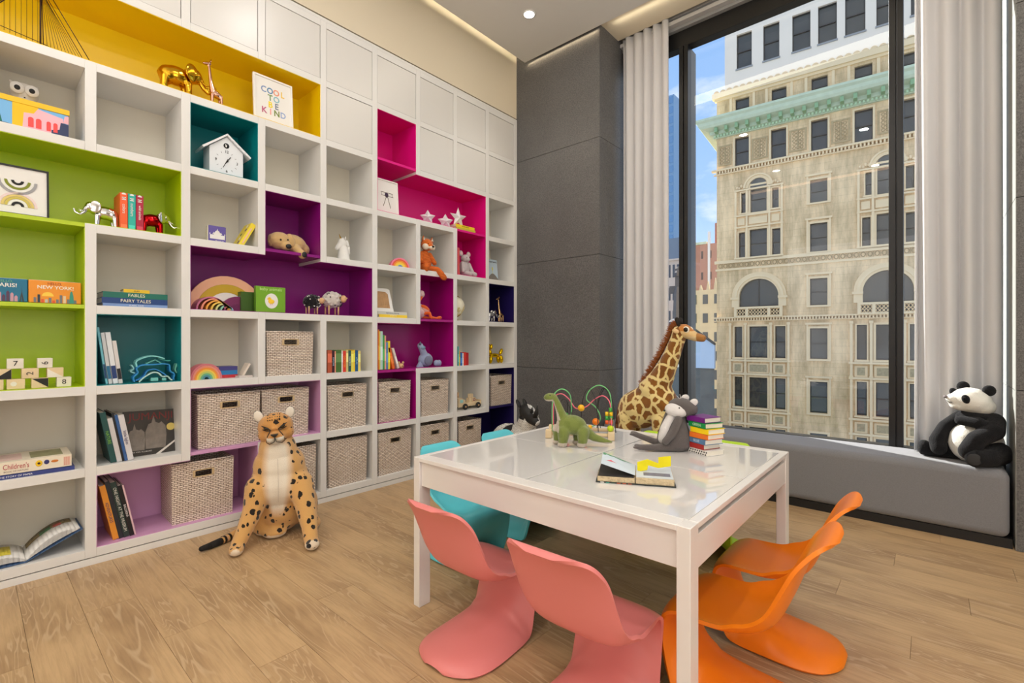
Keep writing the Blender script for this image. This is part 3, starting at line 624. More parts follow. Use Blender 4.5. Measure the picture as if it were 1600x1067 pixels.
B().box(.012, .02, -.001, 0, .03, .15).build('spine_band', M(S(238, 190, 170), .6), o)
for q in range(5): B().ell((-.001, .03 + .02 * (q % 3), .03 + q * .033), (.001, .014, .012), n=8).build('cover_drawing', M((S(90, 60, 110), S(240, 240, 240), S(60, 90, 60))[q % 3], .6), o)
# ------------------------------------------------------------ soft toys and small things on the shelves
def plush(col, sheen=.4, bump=.5, bs=260): return M(col, .95, 0, .15, bump, bs, sheen, var=.12, vscale=30)
# dog
TAN = plush(S(214, 178, 122)); EYE = M((.01, .008, .006), .15)
o = put('dog_plush', 'floppy tan dog plush lying with its paw hanging over the purple cubby edge', 'stuffed toy', 1.515, 3, .04, True)
b = B().ell((.05, .12, .075), (.105, .09, .075)).ell((.13, .12, .05), (.05, .06, .05)); b.cap((.02, .06, .05), .035, (.055, .03, .03), .028)
blob(b, 'body', TAN, o, .006, 8)
b = B().ell((-.062, .055, .078), (.078, .06, .062)).ell((-.035, .018, .040), (.04, .035, .032)); blob(b, 'head', TAN, o, .005, 8)
blob(B().ell((.005, .03, .085), (.030, .022, .052), rot=(0, R(-18), 0)), 'ear', TAN, o, .004, 6)
blob(B().ell((-.12, .06, .075), (.02, .03, .045)), 'ear', TAN, o, .004, 6)
blob(B().cap((.045, .03, .03), .027, (.068, -.015, -.012), .03), 'front_leg', TAN, o, .005, 6)
B().ell((-.030, -.018, .034), (.021, .010, .017), n=14).build('nose', BLACK, o, True)
B().ell((-.078, -.002, .075), (.007, .006, .007), n=10).build('eye', EYE, o, True); B().ell((-.028, .0, .082), (.006, .005, .006), n=10).build('eye', EYE, o, True)
B().ell((.07, -.044, -.014), (.019, .006, .021), n=12).build('paw_pad', BLACK, o, True)
# unicorn bust
o = put('unicorn_bust', 'white unicorn head ornament with a small gold horn', 'ornament', 1.95, 3, .08)
b = B().lathe([(.05, 0), (.047, .03), (.038, .08), (.03, .12)], (0.01, .05, 0)).ell((.0, .05, .145), (.036, .028, .04)).cap((-.005, .05, .14), .03, (-.045, .05, .10), .017)
blob(b, 'head', MATW, o, .004, 4)
for sy in (.032, .068): B().cap((.012, sy, .17), .008, (.018, sy, .195), .003, n=8).build('ear', MATW, o, True)
B().tube([(-.012, .05, .178), (-.028, .05, .215)], [.006, .001], 8).build('horn', GOLD, o, True)
B().chain([((.035, .05, .165), .012), ((.05, .05, .12), .014), ((.055, .05, .07), .012)], n=8).build('mane', MATW, o, True)
# paper stars
def star(label, y, r, inset, ro, ri, dep, rz, dz=0, tilt=0, y0=0):
    o = put('star_ornament', label, 'ornament', y, r, inset, r != 3, dz, 'white folded stars', rz)
    pts = []; 
    for i in range(10):
        a = R(90 + 36 * i); q = ro if i % 2 == 0 else ri; pts.append((q * math.cos(a), q * math.sin(a)))
    zmin = min(p_[1] for p_ in pts); b = B(); V = [(x, 0, z - zmin) for x, z in pts] + [(0, -dep, -zmin), (0, dep, -zmin)]
    F = [(i, (i + 1) % 10, 10) for i in range(10)] + [((i + 1) % 10, i, 11) for i in range(10)]
    b.add(V, F).build('body', M(S(232, 232, 236), .35), o, loc=(0, .05, 0)); return o
star('white faceted star nearest the biplane picture on the hot pink shelf', 2.735, 2, .05, .073, .040, .045, -40)
star('white faceted star in the middle, leaning beside the taller star', 2.955, 2, .05, .076, .042, .045, -32)
star('tall white star standing on the yellow books', 3.175, 2, .08, .105, .045, .03, -5, dz=.058)
gy = 'yellow picture books under the star'
flatshelf('upper yellow book of the pair under the tall white star', 3.20, 2, .05, .03, .25, .16, .027, S(238, 214, 30), True, txt='STORY BOOK', tcol=S(120, 120, 20), ts=.015, group=gy)
flatshelf('lower yellow and teal book of the pair under the tall white star', 3.205, 2, .045, 0, .255, .165, .029, S(200, 190, 60), True, group=gy)
# rainbow stackers: nested arches as separate parts
def rainbow(label, y, r, inset, R_, cols, th, dep, colr=False, rz=0, name='rainbow_stacker', gap=.0006):
    o = put(name, label, 'toy', y, r, inset, colr, rz=rz)
    for i, c in enumerate(cols):
        r1 = R_ - i * th; r0 = r1 - th + gap; b = B(); n = 18
        A = arc(0, 0, r1, 0, 180, n); C = arc(0, 0, max(r0, .0005), 0, 180, n)
        for j in range(n): b.prism([A[j], A[j + 1], C[j + 1], C[j]], 0, dep)
        b.build('arch', M(S(*c), .5), o)
    return o
rainbow('small wooden rainbow stacker, pink outside, in the cubby left of the fox', 2.455, 3, .07, .088, [(238, 130, 160), (232, 92, 60), (240, 150, 50), (246, 200, 60), (236, 214, 90), (90, 130, 190)], .0125, .05, rz=-12)
rainbow('wooden rainbow stacker with pink outer arch beside three small books', .99, 5, .055, .098, [(214, 120, 130), (236, 150, 130), (242, 150, 60), (246, 205, 80), (200, 210, 110), (110, 180, 140), (80, 140, 160)], .012, .055, rz=14)
rainbow('large wooden rainbow of peach, ochre and white arches in the purple niche', 1.14, 4, .16, .235, [(244, 186, 150), (206, 172, 40), (238, 236, 232)], .055, .03, True)
rainbow('half-round plum wooden disc leaning in front of the large rainbow', 1.19, 4, .12, .10, [(120, 36, 90), (110, 30, 84)], .05, .02, True, name='wooden_half_disc')
rainbow('half-round brown wooden disc at the left foot of the large rainbow', 1.01, 4, .13, .075, [(110, 50, 60)], .07, .02, True, name='wooden_half_disc')
# nested bowls lying on their side like a telescoping rainbow
o = put('rainbow_tunnel_stacker', 'rainbow of nested pastel half tunnels sliding out to the right in the purple niche', 'toy', 1.045, 4, .05, True)
for i, c in enumerate([(196, 110, 140), (240, 150, 120), (244, 170, 70), (246, 206, 90), (216, 220, 140), (140, 200, 170), (150, 200, 220)]):
    r1 = .085 - i * .010; n = 14; A = arc(0, 0, r1, 0, 180, n); C = arc(0, 0, r1 - .0094, 0, 180, n); b = B()
    for j in range(n): b.prism([A[j], A[j + 1], C[j + 1], C[j]], 0, .11)
    x = b.build('arch', M(S(*c), .5), o); x.location = (-.03 + i * .017, .0 + .0 * i, 0)
# green books right of it
book('dark green book standing behind the baby animals book', 1.205, 4, .085, .135, .10, S(60, 96, 30), .10, colr=True)
o = put('board_book', 'lime board book titled baby animals with a yellow chick', 'book', 1.372, 4, .04, True)
B().box(-.098, .098, 0, .03, 0, .175).build('cover', M(S(118, 172, 40), .4), o, bevel=.002)
B().box(-.0985, -.096, -.0005, .03, 0, .175).build('spine', M(S(90, 140, 30), .4), o)
text('baby animals', .029, M(S(200, 232, 150), .5), o, (0, -.001, .157), name='title')
B().lathe([(.043, 0), (.043, .001)], n=28).build('cover_disc', MATW, o, False, loc=(.004, 0, .078), rot=(R(90), 0, 0)).scale = (1, 1.2, 1)
YL = M(S(248, 206, 50), .6); B().ell((.002, -.0015, .074), (.021, .001, .016), n=14).ell((-.010, -.0016, .092), (.012, .001, .012), n=12).build('chick', YL, o, True)
B().box(-.004, -.002, -.0022, -.001, .050, .06).box(.006, .008, -.0022, -.001, .050, .06).prism([(-.026, .090), (-.02, .087), (-.02, .094)], -.0022, -.001).build('chick_legs', M(S(230, 130, 40), .6), o); B().ell((-.013, -.003, .094), .0016, n=6).build('chick_eye', BLACK, o)
# sheep
def sheep(label, y, s, wool, dots, head, face):
    o = put('sheep_figurine', label, 'figurine', y, 4, .06, True); b = B(); rnd = random.Random(4)
    b.ell((0, .06, .62 * s), (.42 * s, .28 * s, .32 * s))
    for i in range(70):
        a = rnd.uniform(0, 2 * PI); c = math.acos(rnd.uniform(-1, 1)); b.ell((.40 * s * math.sin(c) * math.cos(a), .06 + .27 * s * math.sin(c) * math.sin(a), .62 * s + .30 * s * math.cos(c)), .06 * s, n=6)
    blob(b, 'fleece', wool, o, s / 40, 2); d = B()
    for i in range(26):
        a = rnd.uniform(PI, 2 * PI); c = math.acos(rnd.uniform(-.8, .8)); d.ell((.45 * s * math.sin(c) * math.cos(a), .06 + .31 * s * math.sin(c) * math.sin(a), .62 * s + .345 * s * math.cos(c)), (.035 * s, .02 * s, .03 * s), n=6)
    tag(d.build('fleece_spots', dots, o), kind='stuff')
    fx = face * .34 * s; B().ell((fx, .06 - .26 * s, .66 * s), (.12 * s, .12 * s, .15 * s), n=14).build('head', head, o, True)
    for q in (-1, 1): B().ell((fx + q * .13 * s, .06 - .24 * s, .70 * s), (.07 * s, .03 * s, .035 * s), n=8).build('ear', head, o, True); B().ell((fx + q * .04 * s, .06 - .375 * s, .69 * s), .014 * s, n=6).build('eye', BLACK, o)
    for x, yy in ((-.2, -.12), (.2, -.12), (-.22, .12), (.2, .14)): B().tube([(x * s, .06 + yy * s, .38 * s), (x * s, .06 + yy * s, .0)], [.035 * s, .03 * s], 8).build('leg', WOODL, o, True)
WOODL = M(S(222, 178, 130), .5, var=.12, vscale=20); PALEW = M(S(228, 204, 164), .5, var=.12, vscale=20)
sheep('small black woolly sheep with white flecks on wooden legs', 1.70, .16, plush(S(22, 20, 24)), MATW, WOODL, 1)
sheep('larger white woolly sheep with grey flecks on wooden legs', 1.86, .195, plush(S(216, 208, 200)), M(S(60, 56, 60), .8), WOODL, 1)
# arched frame and books (c4 r4)
flatshelf('yellow and white flat book under the arched frame', 2.365, 4, .04, 0, .28, .16, .026, S(240, 205, 50), txt='* * * * *', ts=.02, group='books under the arched frame')
flatshelf('pale grey flat book on the yellow one, under the arched frame', 2.36, 4, .045, .026, .29, .15, .026, S(206, 206, 200), txt='little stories of the day', tcol=S(90, 100, 130), ts=.014, group='books under the arched frame')
o = put('framed_relief', 'white frame with a tan arched picture standing on two books', 'picture', 2.29, 4, .09, dz=.0525); o.rotation_euler = (R(-8), 0, R(90))
B().prism([(-.115, 0), (.115, 0), (.088, .19), (.06, .2), (-.06, .2), (-.088, .19)], 0, .02).build('frame', WH, o, bevel=.003)
B().prism([(-.078, .03), (.078, .03), (.066, .15), (.04, .17), (-.04, .17), (-.066, .15)], -.0015, 0).build('relief', M(S(190, 148, 104), .8, bump=.6, bscale=60, var=.3, vscale=25), o)
# fox
o = put('fox_plush', 'orange corduroy fox plush with its legs dangling over the shelf edge', 'stuffed toy', 2.755, 3, .03)
def foxcol(v): return S(222, 108, 34)
m, t, p = newmat(); q = N(t, 'ShaderNodeTexCoord'); wv = N(t, 'ShaderNodeTexWave', i_Scale=28.0, i_Distortion=.6, bands_direction='Z'); t.links.new(q.outputs['Object'], wv.inputs['Vector'])
mm = N(t, 'ShaderNodeMix', data_type='RGBA'); t.links.new(wv.outputs[1], mm.inputs[0]); mm.inputs[6].default_value = (*S(176, 72, 14), 1); mm.inputs[7].default_value = (*S(238, 126, 48), 1)
t.links.new(mm.outputs[2], p.inputs['Base Color']); p.inputs['Roughness'].default_value = .9; bb = N(t, 'ShaderNodeBump', i_Strength=.6, i_Distance=.004); t.links.new(wv.outputs[1], bb.inputs['Height']); t.links.new(bb.outputs[0], p.inputs['Normal']); FOX = m
FO = plush(S(226, 112, 36)); CRM = plush(S(240, 226, 206))
blob(B().ell((-.02, .07, .085), (.072, .06, .085)).ell((-.015, .07, .15), (.045, .04, .05)), 'body', FOX, o, .005, 8)
blob(B().ell((0, .055, .245), (.062, .05, .058)).ell((.008, .02, .232), (.03, .03, .025)), 'head', FO, o, .004, 8)
blob(B().ell((-.034, .030, .222), (.034, .026, .030)).ell((.045, .030, .224), (.026, .026, .028)).ell((.010, .005, .215), (.026, .022, .018)), 'cheeks', CRM, o, .004, 6)
B().ell((.014, -.019, .222), (.013, .009, .010), n=12).build('nose', BLACK, o, True)
for x in (-.022, .036): B().ell((x, .006, .248), (.0045, .004, .0045), n=8).build('eye', EYE, o, True)
for x in (-.042, .048):
    B().prism([(x - .020, .278), (x + .020, .274), (x + (.006 if x > 0 else -.006), .325)], .04, .055).build('ear', FO, o, bevel=.004); B().prism([(x - .011, .284), (x + .011, .280), (x + (.004 if x > 0 else -.004), .313)], .0365, .04).build('inner_ear', CRM, o)
for x0, x1 in ((-.06, -.082), (.03, .068)): blob(B().cap((x0, .05, .16), .020, (x1, .03, .085), .022), 'arm', FOX, o, .005, 5)
blob(B().cap((-.055, .05, .035), .03, (-.068, .0, .028), .03).ell((-.070, -.028, .03), (.032, .028, .042)), 'leg', FOX, o, .005, 5)
blob(B().chain([((.03, .05, .03), .03), ((.06, -.02, .018), .027), ((.085, -.05, -.022), .027)]).ell((.10, -.055, -.045), (.042, .026, .030), rot=(0, R(30), 0)), 'leg', FOX, o, .005, 5)
# mouse plush with red book
GRP = plush(S(196, 188, 190)); PKI = plush(S(232, 200, 202))
book('coral red picture book standing left of the grey mouse plush', 3.092, 3, .022, .262, .20, S(222, 92, 92), .04, colr=True)
o = put('mouse_plush', 'light grey mouse plush sitting in the lower hot pink cubby', 'stuffed toy', 3.235, 3, .035, True)
blob(B().ell((0, .07, .085), (.058, .05, .082)), 'body', GRP, o, .005, 8)
blob(B().ell((0, .055, .178), (.048, .045, .042)).ell((.0, .02, .165), (.022, .03, .02)), 'head', GRP, o, .004, 8)
for x in (-.052, .05): blob(B().ell((x, .06, .225), (.028, .010, .030)), 'ear', GRP, o, .004, 3); B().ell((x, .050, .225), (.018, .004, .02), n=12).build('inner_ear', PKI, o, True)
for x in (-.018, .018): B().ell((x, .012, .185), .0035, n=8).build('eye', EYE, o)
for x in (-.012, .05): blob(B().cap((x, .06, .04), .026, (x + .03, .0, .025), .024), 'leg', GRP, o, .005, 5)
for x0, x1 in ((-.04, -.05), (.045, .075)): blob(B().cap((x0, .05, .13), .018, (x1, .03, .05), .018), 'arm', GRP, o, .005, 5)
# c7r3 picture book
o = put('board_book', 'pale blue picture book with a grey hill and small tree, in the right end column', 'book', 3.615, 3, .07)
o.rotation_euler = (R(-6), 0, R(90))
B().box(-.08, .08, 0, .012, 0, .225).build('cover', M(S(184, 202, 216), .45), o, bevel=.002)
text('the last leaves', .025, DARK, o, (0, -.001, .198), name='title')
B().prism([(-.08, 0)] + [(-.08 + .016 * i, .02 + .055 * math.sin(PI * i / 10) ** 1.2) for i in range(11)] + [(.08, 0)], -.0008, 0).build('hill', M(S(120, 114, 108), .6), o)
B().box(-.002, .002, -.0016, -.0005, .07, .12).ell((0, -.001, .125), (.01, .0008, .02), n=10).build('tree', M(S(210, 200, 80), .6), o)
# Paris and New York boxes
def citybook(label, y, w, h, col, l1, l2, c1, c2, rz=0):
    o = put('board_book', label, 'book', y, 4, .05, True, rz=rz)
    B().box(-w / 2, w / 2, 0, .03, 0, h).build('cover', M(col, .45), o, bevel=.004); B().box(-w / 2 + .003, w / 2 - .003, .003, .0305, h, h + .001).build('pages', PAPER, o)
    text(l1, .017, M(c1, .6), o, (-.004, -.001, h * .87), name='title'); text(l2, .026 if len(l2) < 8 else .024, M(c2, .6), o, (0, -.001, h * .70), name='title', sx=1.05, bold=.0004); return o
o = citybook('teal board book titled HELLO, PARIS! with a night skyline', .125, .15, .115, S(14, 112, 148), 'HELLO,', 'PARIS!', S(120, 190, 140), S(238, 236, 230))
rnd = random.Random(5)
for i in range(8):
    x = -.07 + i * .014; hh = rnd.uniform(.025, .05); B().box(x, x + .011, -.0008, 0, .002, hh).prism([(x, hh), (x + .011, hh), (x + .0055, hh + .008)], -.0008, 0).build('printed_house', M(S(*rnd.choice([(230, 225, 225), (200, 150, 170), (170, 180, 190), (90, 60, 90)])), .6), o)
B().prism([(.044, .002), (.050, .002), (.053, .03), (.056, .002), (.062, .002), (.0545, .05), (.0535, .08), (.0525, .05)], -.001, 0).build('printed_tower', M(S(60, 64, 70), .6), o)
o = citybook('orange board book titled HELLO, NEW YORK! with a skyline', .302, .20, .115, S(240, 150, 40), 'HELLO,', 'NEW YORK!', S(160, 60, 40), S(250, 240, 225), rz=3)
B().prism(arc(-.03, .035, .022, 0, 180, 10), -.0006, 0).build('printed_sun', M(S(250, 206, 80), .6), o)
for i in range(12):
    x = -.082 + i * .0138; hh = rnd.uniform(.015, .045); B().box(x, x + .010, -.0009, 0, .002, hh).build('printed_tower', M(S(*rnd.choice([(230, 90, 60), (120, 120, 130), (230, 200, 170), (50, 60, 80), (190, 190, 190)])), .6), o)
B().prism([(.052, .002), (.070, .002), (.068, .04), (.064, .062), (.060, .068), (.056, .062), (.053, .04)], -.0012, 0).build('printed_statue', M(S(60, 150, 140), .6), o)
# stack of four (fables)
gf = 'story books lying in a stack'
flatshelf('light blue hardcover at the foot of the fairy tale stack', .636, 4, .05, 0, .295, .19, .018, S(120, 150, 200), txt='CLASSIC TALES', ts=.010, group=gf)
flatshelf('navy hardcover with FAIRY TALES on its spine', .634, 4, .05, .018, .30, .19, .032, S(20, 62, 124), txt='FAIRY TALES', tcol=S(236, 230, 200), ts=.025, group=gf)
flatshelf('dark green hardcover with FABLES on its spine', .637, 4, .05, .050, .295, .19, .032, S(14, 108, 92), txt='FABLES', tcol=S(236, 230, 200), ts=.025, group=gf)
flatshelf('small yellow book on top of the fables stack', .64, 4, .06, .082, .12, .10, .020, S(236, 196, 40), txt='PLAY', tcol=S(110, 70, 30), ts=.012, group=gf)
# flamingo
FW = plush(S(238, 206, 204)); OR = plush(S(246, 106, 40))
o = put('flamingo_plush', 'pale pink flamingo plush with long orange legs stretched along the shelf', 'stuffed toy', 2.70, 4, .05, True)
blob(B().ell((0, .08, .072), (.075, .06, .068)).chain([((-.03, .07, .12), .024), ((-.055, .06, .17), .02), ((-.035, .055, .225), .024)]), 'body', FW, o, .005, 7)
blob(B().ell((.006, .05, .225), (.032, .028, .034)), 'head', FW, o, .004, 4)
B().cap((.0, .04, .20), .012, (-.02, .03, .165), .006, n=10).build('beak', OR, o, True)
B().ell((.02, .022, .235), .004, n=8).build('eye', EYE, o)
for dz_, c_ in ((0, OR), (.022, plush(S(230, 170, 160)))): blob(B().ell((.035, .03, .10 - dz_), (.055, .012, .022), rot=(0, R(25), 0)), 'wing', c_, o, .004, 3)
blob(B().chain([((.02, .05, .05), .016), ((.055, .0, .055), .015), ((.075, .0, .015), .014), ((.13, .0, .012), .010), ((.17, .0, .014), .010)]).ell((.165, -.002, .016), (.016, .014, .016)), 'leg', OR, o, .004, 4)
blob(B().chain([((.03, .06, .02), .014), ((.10, .05, .014), .010), ((.17, .03, .014), .010)]).ell((.20, .025, .018), (.022, .016, .016)), 'leg', OR, o, .004, 4)
# globe
o = put('globe', 'ivory and gold desk globe on a small round foot', 'globe', 3.155, 4, .05)
gmx, t, p = newmat(); q = N(t, 'ShaderNodeTexCoord'); n = N(t, 'ShaderNodeTexNoise', i_Scale=9.0, i_Detail=4.0); t.links.new(q.outputs['Object'], n.inputs['Vector']); rr = N(t, 'ShaderNodeValToRGB'); t.links.new(n.outputs[0], rr.inputs[0])
rr.color_ramp.elements[0].position = .49; rr.color_ramp.elements[0].color = (*S(244, 238, 214), 1); rr.color_ramp.elements[1].position = .52; rr.color_ramp.elements[1].color = (*S(214, 196, 134), 1); t.links.new(rr.outputs[0], p.inputs['Base Color']); p.inputs['Roughness'].default_value = .3
B().ell((0, .10, .145), .095, n=28).build('ball', gmx, o, True)
B().tube([(x, .10, z + .145) for x, z in arc(0, 0, .104, -100, 80, 18)], .0045, 6).build('meridian', GOLD, o, True)
B().tube([(0, .10, .012), (0, .10, .046)], .006, 8).build('stem', GOLD, o, True); B().lathe([(.05, 0), (.048, .008), (.012, .014)], (0, .10, 0)).build('base', GOLD, o, True)
# blocks pyramid (r5 c-1)
gb = 'wooden number and pattern blocks'
def wblock(label, y, lvl, w, col, mark=None, tri=None, nm=None):
    o = put('toy_block', label, 'toy', y, 5, .045, True, dz=lvl * .0505, group=gb); B().box(-w / 2, w / 2, 0, .05, 0, .05).build('body', col, o, bevel=.002)
    if mark: text(mark, .036, M(S(30, 28, 26), .6), o, (0, -.0008, .025), rot=(R(90), R(-90) if mark in '26' else 0, 0), name='numeral')
    if tri: B().prism(tri[0], -.0008, 0).build('painted_triangle', M(tri[1], .6), o)
BL = S(28, 26, 26); WB = M(S(232, 226, 212), .6)
wblock('white block with the number 7, upper left of the block pyramid', .156, 2, .058, WB, '7')
wblock('white block with the number 6, upper right of the block pyramid', .262, 2, .056, WB, '6')
wblock('plain wooden block with a black lower triangle, left of the number 2', .112, 1, .062, PALEW, None, ([(-.03, .001), (.03, .001), (.03, .049)], BL))
wblock('wooden block with a bold number 2 in the middle of the pyramid', .208, 1, .062, PALEW, '2')
wblock('wooden block with a white triangle, right of the number 2', .300, 1, .062, PALEW, None, ([(-.03, .001), (.03, .001), (-.03, .045)], S(235, 230, 220)))
wblock('wooden block with black squares, bottom left of the pyramid', .088, 0, .056, PALEW, None, ([(-.01, .015), (.01, .015), (.01, .035), (-.01, .035)], BL))
wblock('wooden block with white pebble shapes in the bottom row', .158, 0, .064, PALEW, None, ([(.012 * math.cos(a * .9) - .008, .026 + .012 * math.sin(a * .9)) for a in range(7)], S(235, 230, 220)))
wblock('wooden block with a black upper triangle in the bottom row', .243, 0, .062, PALEW, None, ([(-.03, .048), (.03, .002), (.03, .048)], BL))
wblock('white block with the number 8, bottom right of the pyramid', .333, 0, .056, WB, '8')
# teal niche
gt = 'tall picture books leaning in the teal niche'
for i, (w, h, c, lab) in enumerate(((.010, .315, S(120, 200, 215), 'thin sky blue picture book, leftmost in the teal niche'), (.016, .285, S(214, 216, 218), 'pale grey book second in the teal niche row'), (.022, .287, S(232, 236, 240), 'thick white book third in the teal niche row'), (.018, .24, S(220, 216, 214), 'short white and black book at the right of the teal niche row'))):
    book(lab, [.4575 + .044, .4575 + .057, .4575 + .076, .4575 + .100][i], 5, w, h, .2, c, .05, lean=7, colr=True, group=gt, txt=None, band=(.1, .35, (S(20, 60, 110), S(40, 110, 150), S(30, 60, 120), S(30, 30, 36))[i]))
o = put('wave_stacker', 'stack of wavy blue and aqua wooden strips in the teal niche', 'toy', .725, 5, .06, True)
def wav(pts, w, c, yy=0, dep=.05, nm='strip'):
    P = cm(pts, 5); b = B()
    for i in range(len(P) - 1):
        (x0, z0), (x1, z1) = P[i], P[i + 1]; d = Vector((x1 - x0, z1 - z0)); d = d / (d.length or 1) * w / 2; nx_, nz_ = -d.y, d.x
        b.prism([(x0 - nx_, max(0, z0 - nz_)), (x1 - nx_, max(0, z1 - nz_)), (x1 + nx_, max(.001, z1 + nz_)), (x0 + nx_, max(.001, z0 + nz_))], yy, yy + dep)
    b.build(nm, M(S(*c), .45), o)
wav([(-.095, .004), (-.10, .03), (-.08, .055), (-.085, .08), (-.06, .098), (0, .10), (.04, .102), (.07, .095), (.075, .06), (.095, .04), (.092, .015), (.094, .004)], .007, (40, 140, 205))
wav([(-.09, .012), (-.055, .03), (-.035, .065), (0, .072), (.03, .055), (.055, .033)], .006, (36, 130, 200), -.002)
wav([(-.075, .003), (-.055, .025), (-.015, .052), (.015, .05), (.035, .028), (.06, .028), (.075, .010), (.085, .004)], .007, (190, 226, 216), -.004)
wav([(-.02, .013), (.015, .013)], .018, (120, 200, 190), -.002); wav([(.035, .012), (.055, .012)], .016, (120, 200, 190), 0)
wav([(-.08, .085), (-.085, .12), (-.04, .145), (.005, .148), (.05, .132)], .007, (130, 206, 206), .01)
wav([(-.04, .105), (0, .125), (.01, .122), (.035, .103)], .006, (90, 170, 160), .01)
wav([(.02, .135), (.06, .12), (.08, .12)], .006, (60, 160, 150), .02)
wav([(.115, .10), (.105, .065), (.115, .045), (.135, .038)], .007, (110, 190, 170), .02); wav([(-.105, .10), (-.095, .078), (-.11, .065), (-.09, .052)], .006, (150, 210, 210), .02)
# r5c1 : three small books + easel book
gs = 'small books stacked beside the rainbow'
flatshelf('red little book at the bottom beside the wooden rainbow', 1.128, 5, .09, 0, .105, .12, .020, S(190, 40, 50), group=gs)
flatshelf('sky blue little book in the middle beside the wooden rainbow', 1.123, 5, .09, .020, .112, .12, .028, S(40, 120, 180), group=gs)
flatshelf('dark violet little book on top beside the wooden rainbow', 1.124, 5, .09, .048, .110, .12, .026, S(70, 66, 130), group=gs)
flatshelf('flat beige board book lying right of the little stacked books', 1.215, 5, .045, 0, .09, .07, .012, S(206, 196, 190), group=None, rz=8)
book('small white book leaning open behind the beige board book', 1.205, 5, .012, .098, .08, S(226, 214, 200), .06, lean=-28)
# row of chapter books r5c3
gr = 'chapter books in the short row'
CB = [(.030, S(192, 92, 60), 'rust orange', None), (.018, S(58, 20, 40), 'dark plum', 'EXPLORE'), (.008, S(236, 160, 130), 'thin peach', None), (.038, S(74, 112, 50), 'wide leafy green', None), (.010, S(226, 214, 214), 'thin pale', None), (.022, S(222, 60, 44), 'red with orange title', 'DISCOVER'), (.016, S(206, 196, 130), 'cream and green', None), (.020, S(40, 84, 80), 'deep teal', 'READERS'), (.018, S(236, 220, 90), 'pale yellow', None), (.010, S(244, 206, 40), 'slim yellow', None), (.022, S(20, 84, 140), 'blue with light title', 'ATLAS'), (.018, S(238, 220, 120), 'butter yellow', None)]
yy = 1.778
for i, (w, c, lab, tt) in enumerate(CB):
    w *= 1.2
    book(lab + ' chapter book ' + ('at the left end of the row' if i == 0 else 'at the right end of the row' if i == 11 else 'in the short row of books'), yy, 5, w - .0006, .170 - .004 * (i % 3), .13, c, .035, txt=tt, tcol=(S(170, 210, 240) if i in (1, 10) else S(246, 160, 50) if i == 5 else S(220, 226, 220)), group=gr, band=None if tt else (.45, .85, tuple(min(1, v * 1.6 + .05) for v in c))); yy += w
# tall books r5c4
gq = 'tall picture books in the purple niche'
yy = 2.208
for i, (w, h, c, lab, le) in enumerate(((.014, .33, S(236, 140, 40), 'orange', 0), (.010, .315, S(236, 226, 110), 'pale yellow', 0), (.022, .315, S(190, 222, 214), 'white and aqua', 0), (.018, .285, S(70, 160, 80), 'green', 0), (.014, .28, S(236, 170, 140), 'peach pink', 0), (.020, .225, S(90, 130, 180), 'blue', 0), (.020, .235, S(244, 220, 40), 'bright yellow', 0), (.026, .182, S(240, 110, 30), 'vivid orange', -14), (.020, .180, S(226, 214, 206), 'white with red dots', -18))):
    if le: yy += h * math.sin(R(-le)) * (.55 if i == 7 else .12) + (.0 if i == 7 else .018)
    book(lab + ' picture book ' + ('standing upright' if not le else 'leaning left') + ' in the purple niche by the wooden mouse', yy + (w if le else 0) * 0 , 5, w - .0006, h, .2, c, .03, lean=-le if le else 0, colr=True, group=gq, band=(.25, .6, tuple(min(1, v * 1.5 + .03) for v in c)))
    yy += w
o = put('wooden_mouse_toy', 'tiny round wooden mouse head toy with two ears', 'toy', 2.452, 5, .03, True)
B().ell((0, .025, .022), (.026, .022, .022), n=18).build('head', WOODL, o, True)
for x in (-.021, .021): B().lathe([(.0, -.003), (.010, -.003), (.010, .003), (0, .003)], n=14).build('ear', WOODL, o, False, loc=(x, .025, .051), rot=(R(90), 0, 0))
B().ell((0, .001, .022), .004, n=8).build('nose', M(S(140, 90, 60), .5), o)
# blue bird plush
BB = plush(S(160, 172, 206)); BG = plush(S(118, 124, 150))
o = put('bird_plush', 'periwinkle blue long-necked bird plush sitting in the purple niche', 'stuffed toy', 2.775, 5, .05)
blob(B().ell((0, .08, .065), (.072, .062, .066)).chain([((-.02, .07, .11), .034), ((-.05, .065, .16), .028), ((-.075, .06, .195), .027)]), 'body', BB, o, .005, 8)
B().cap((-.085, .05, .205), .013, (-.098, .03, .225), .006, n=10).build('beak', BG, o, True)
B().ell((-.058, .045, .178), (.026, .022, .018), n=12).build('head_patch', M(S(140, 170, 196), .9), o, True)
B().ell((-.006, .028, .058), (.046, .022, .046), n=16).build('belly_patch', BG, o, True)
for x, r_ in ((.105, .032), (.135, .022)): B().ell((x, .05, .032), (r_, .026, .03), n=14).build('foot', BB, o, True)
B().prism([(-.12, 0), (-.045, 0), (-.085, .055)], .04, .07).build('foot', BB, o, bevel=.006)
# c6r5 books
gc = 'few small books in the cubby beside the balloon dog'
for i, (w, h, c, lab) in enumerate(((.016, .185, S(90, 180, 180), 'aqua and orange small book, leftmost beside the balloon dog cubby'), (.012, .14, S(246, 206, 60), 'slim yellow small book next to the aqua one'), (.022, .125, S(50, 110, 190), 'blue small book next to the red ones'), (.014, .12, S(236, 232, 226), 'white small book between blue and red'))):
    book(lab, [3.092, 3.110, 3.128, 3.154][i], 5, w, h, .12, c, .04, group=gc, band=(.2, .6, tuple(min(1, v * 1.5 + .04) for v in c)))
for i, w in enumerate((.030, .026)): book(('wide red small book beside the balloon dog cubby', 'dark red small book, rightmost beside the balloon dog cubby')[i], 3.174 + i * .034, 5, w, .128 - i * .006, .12, (S(214, 50, 40), S(176, 30, 36))[i], .04, group=gc)
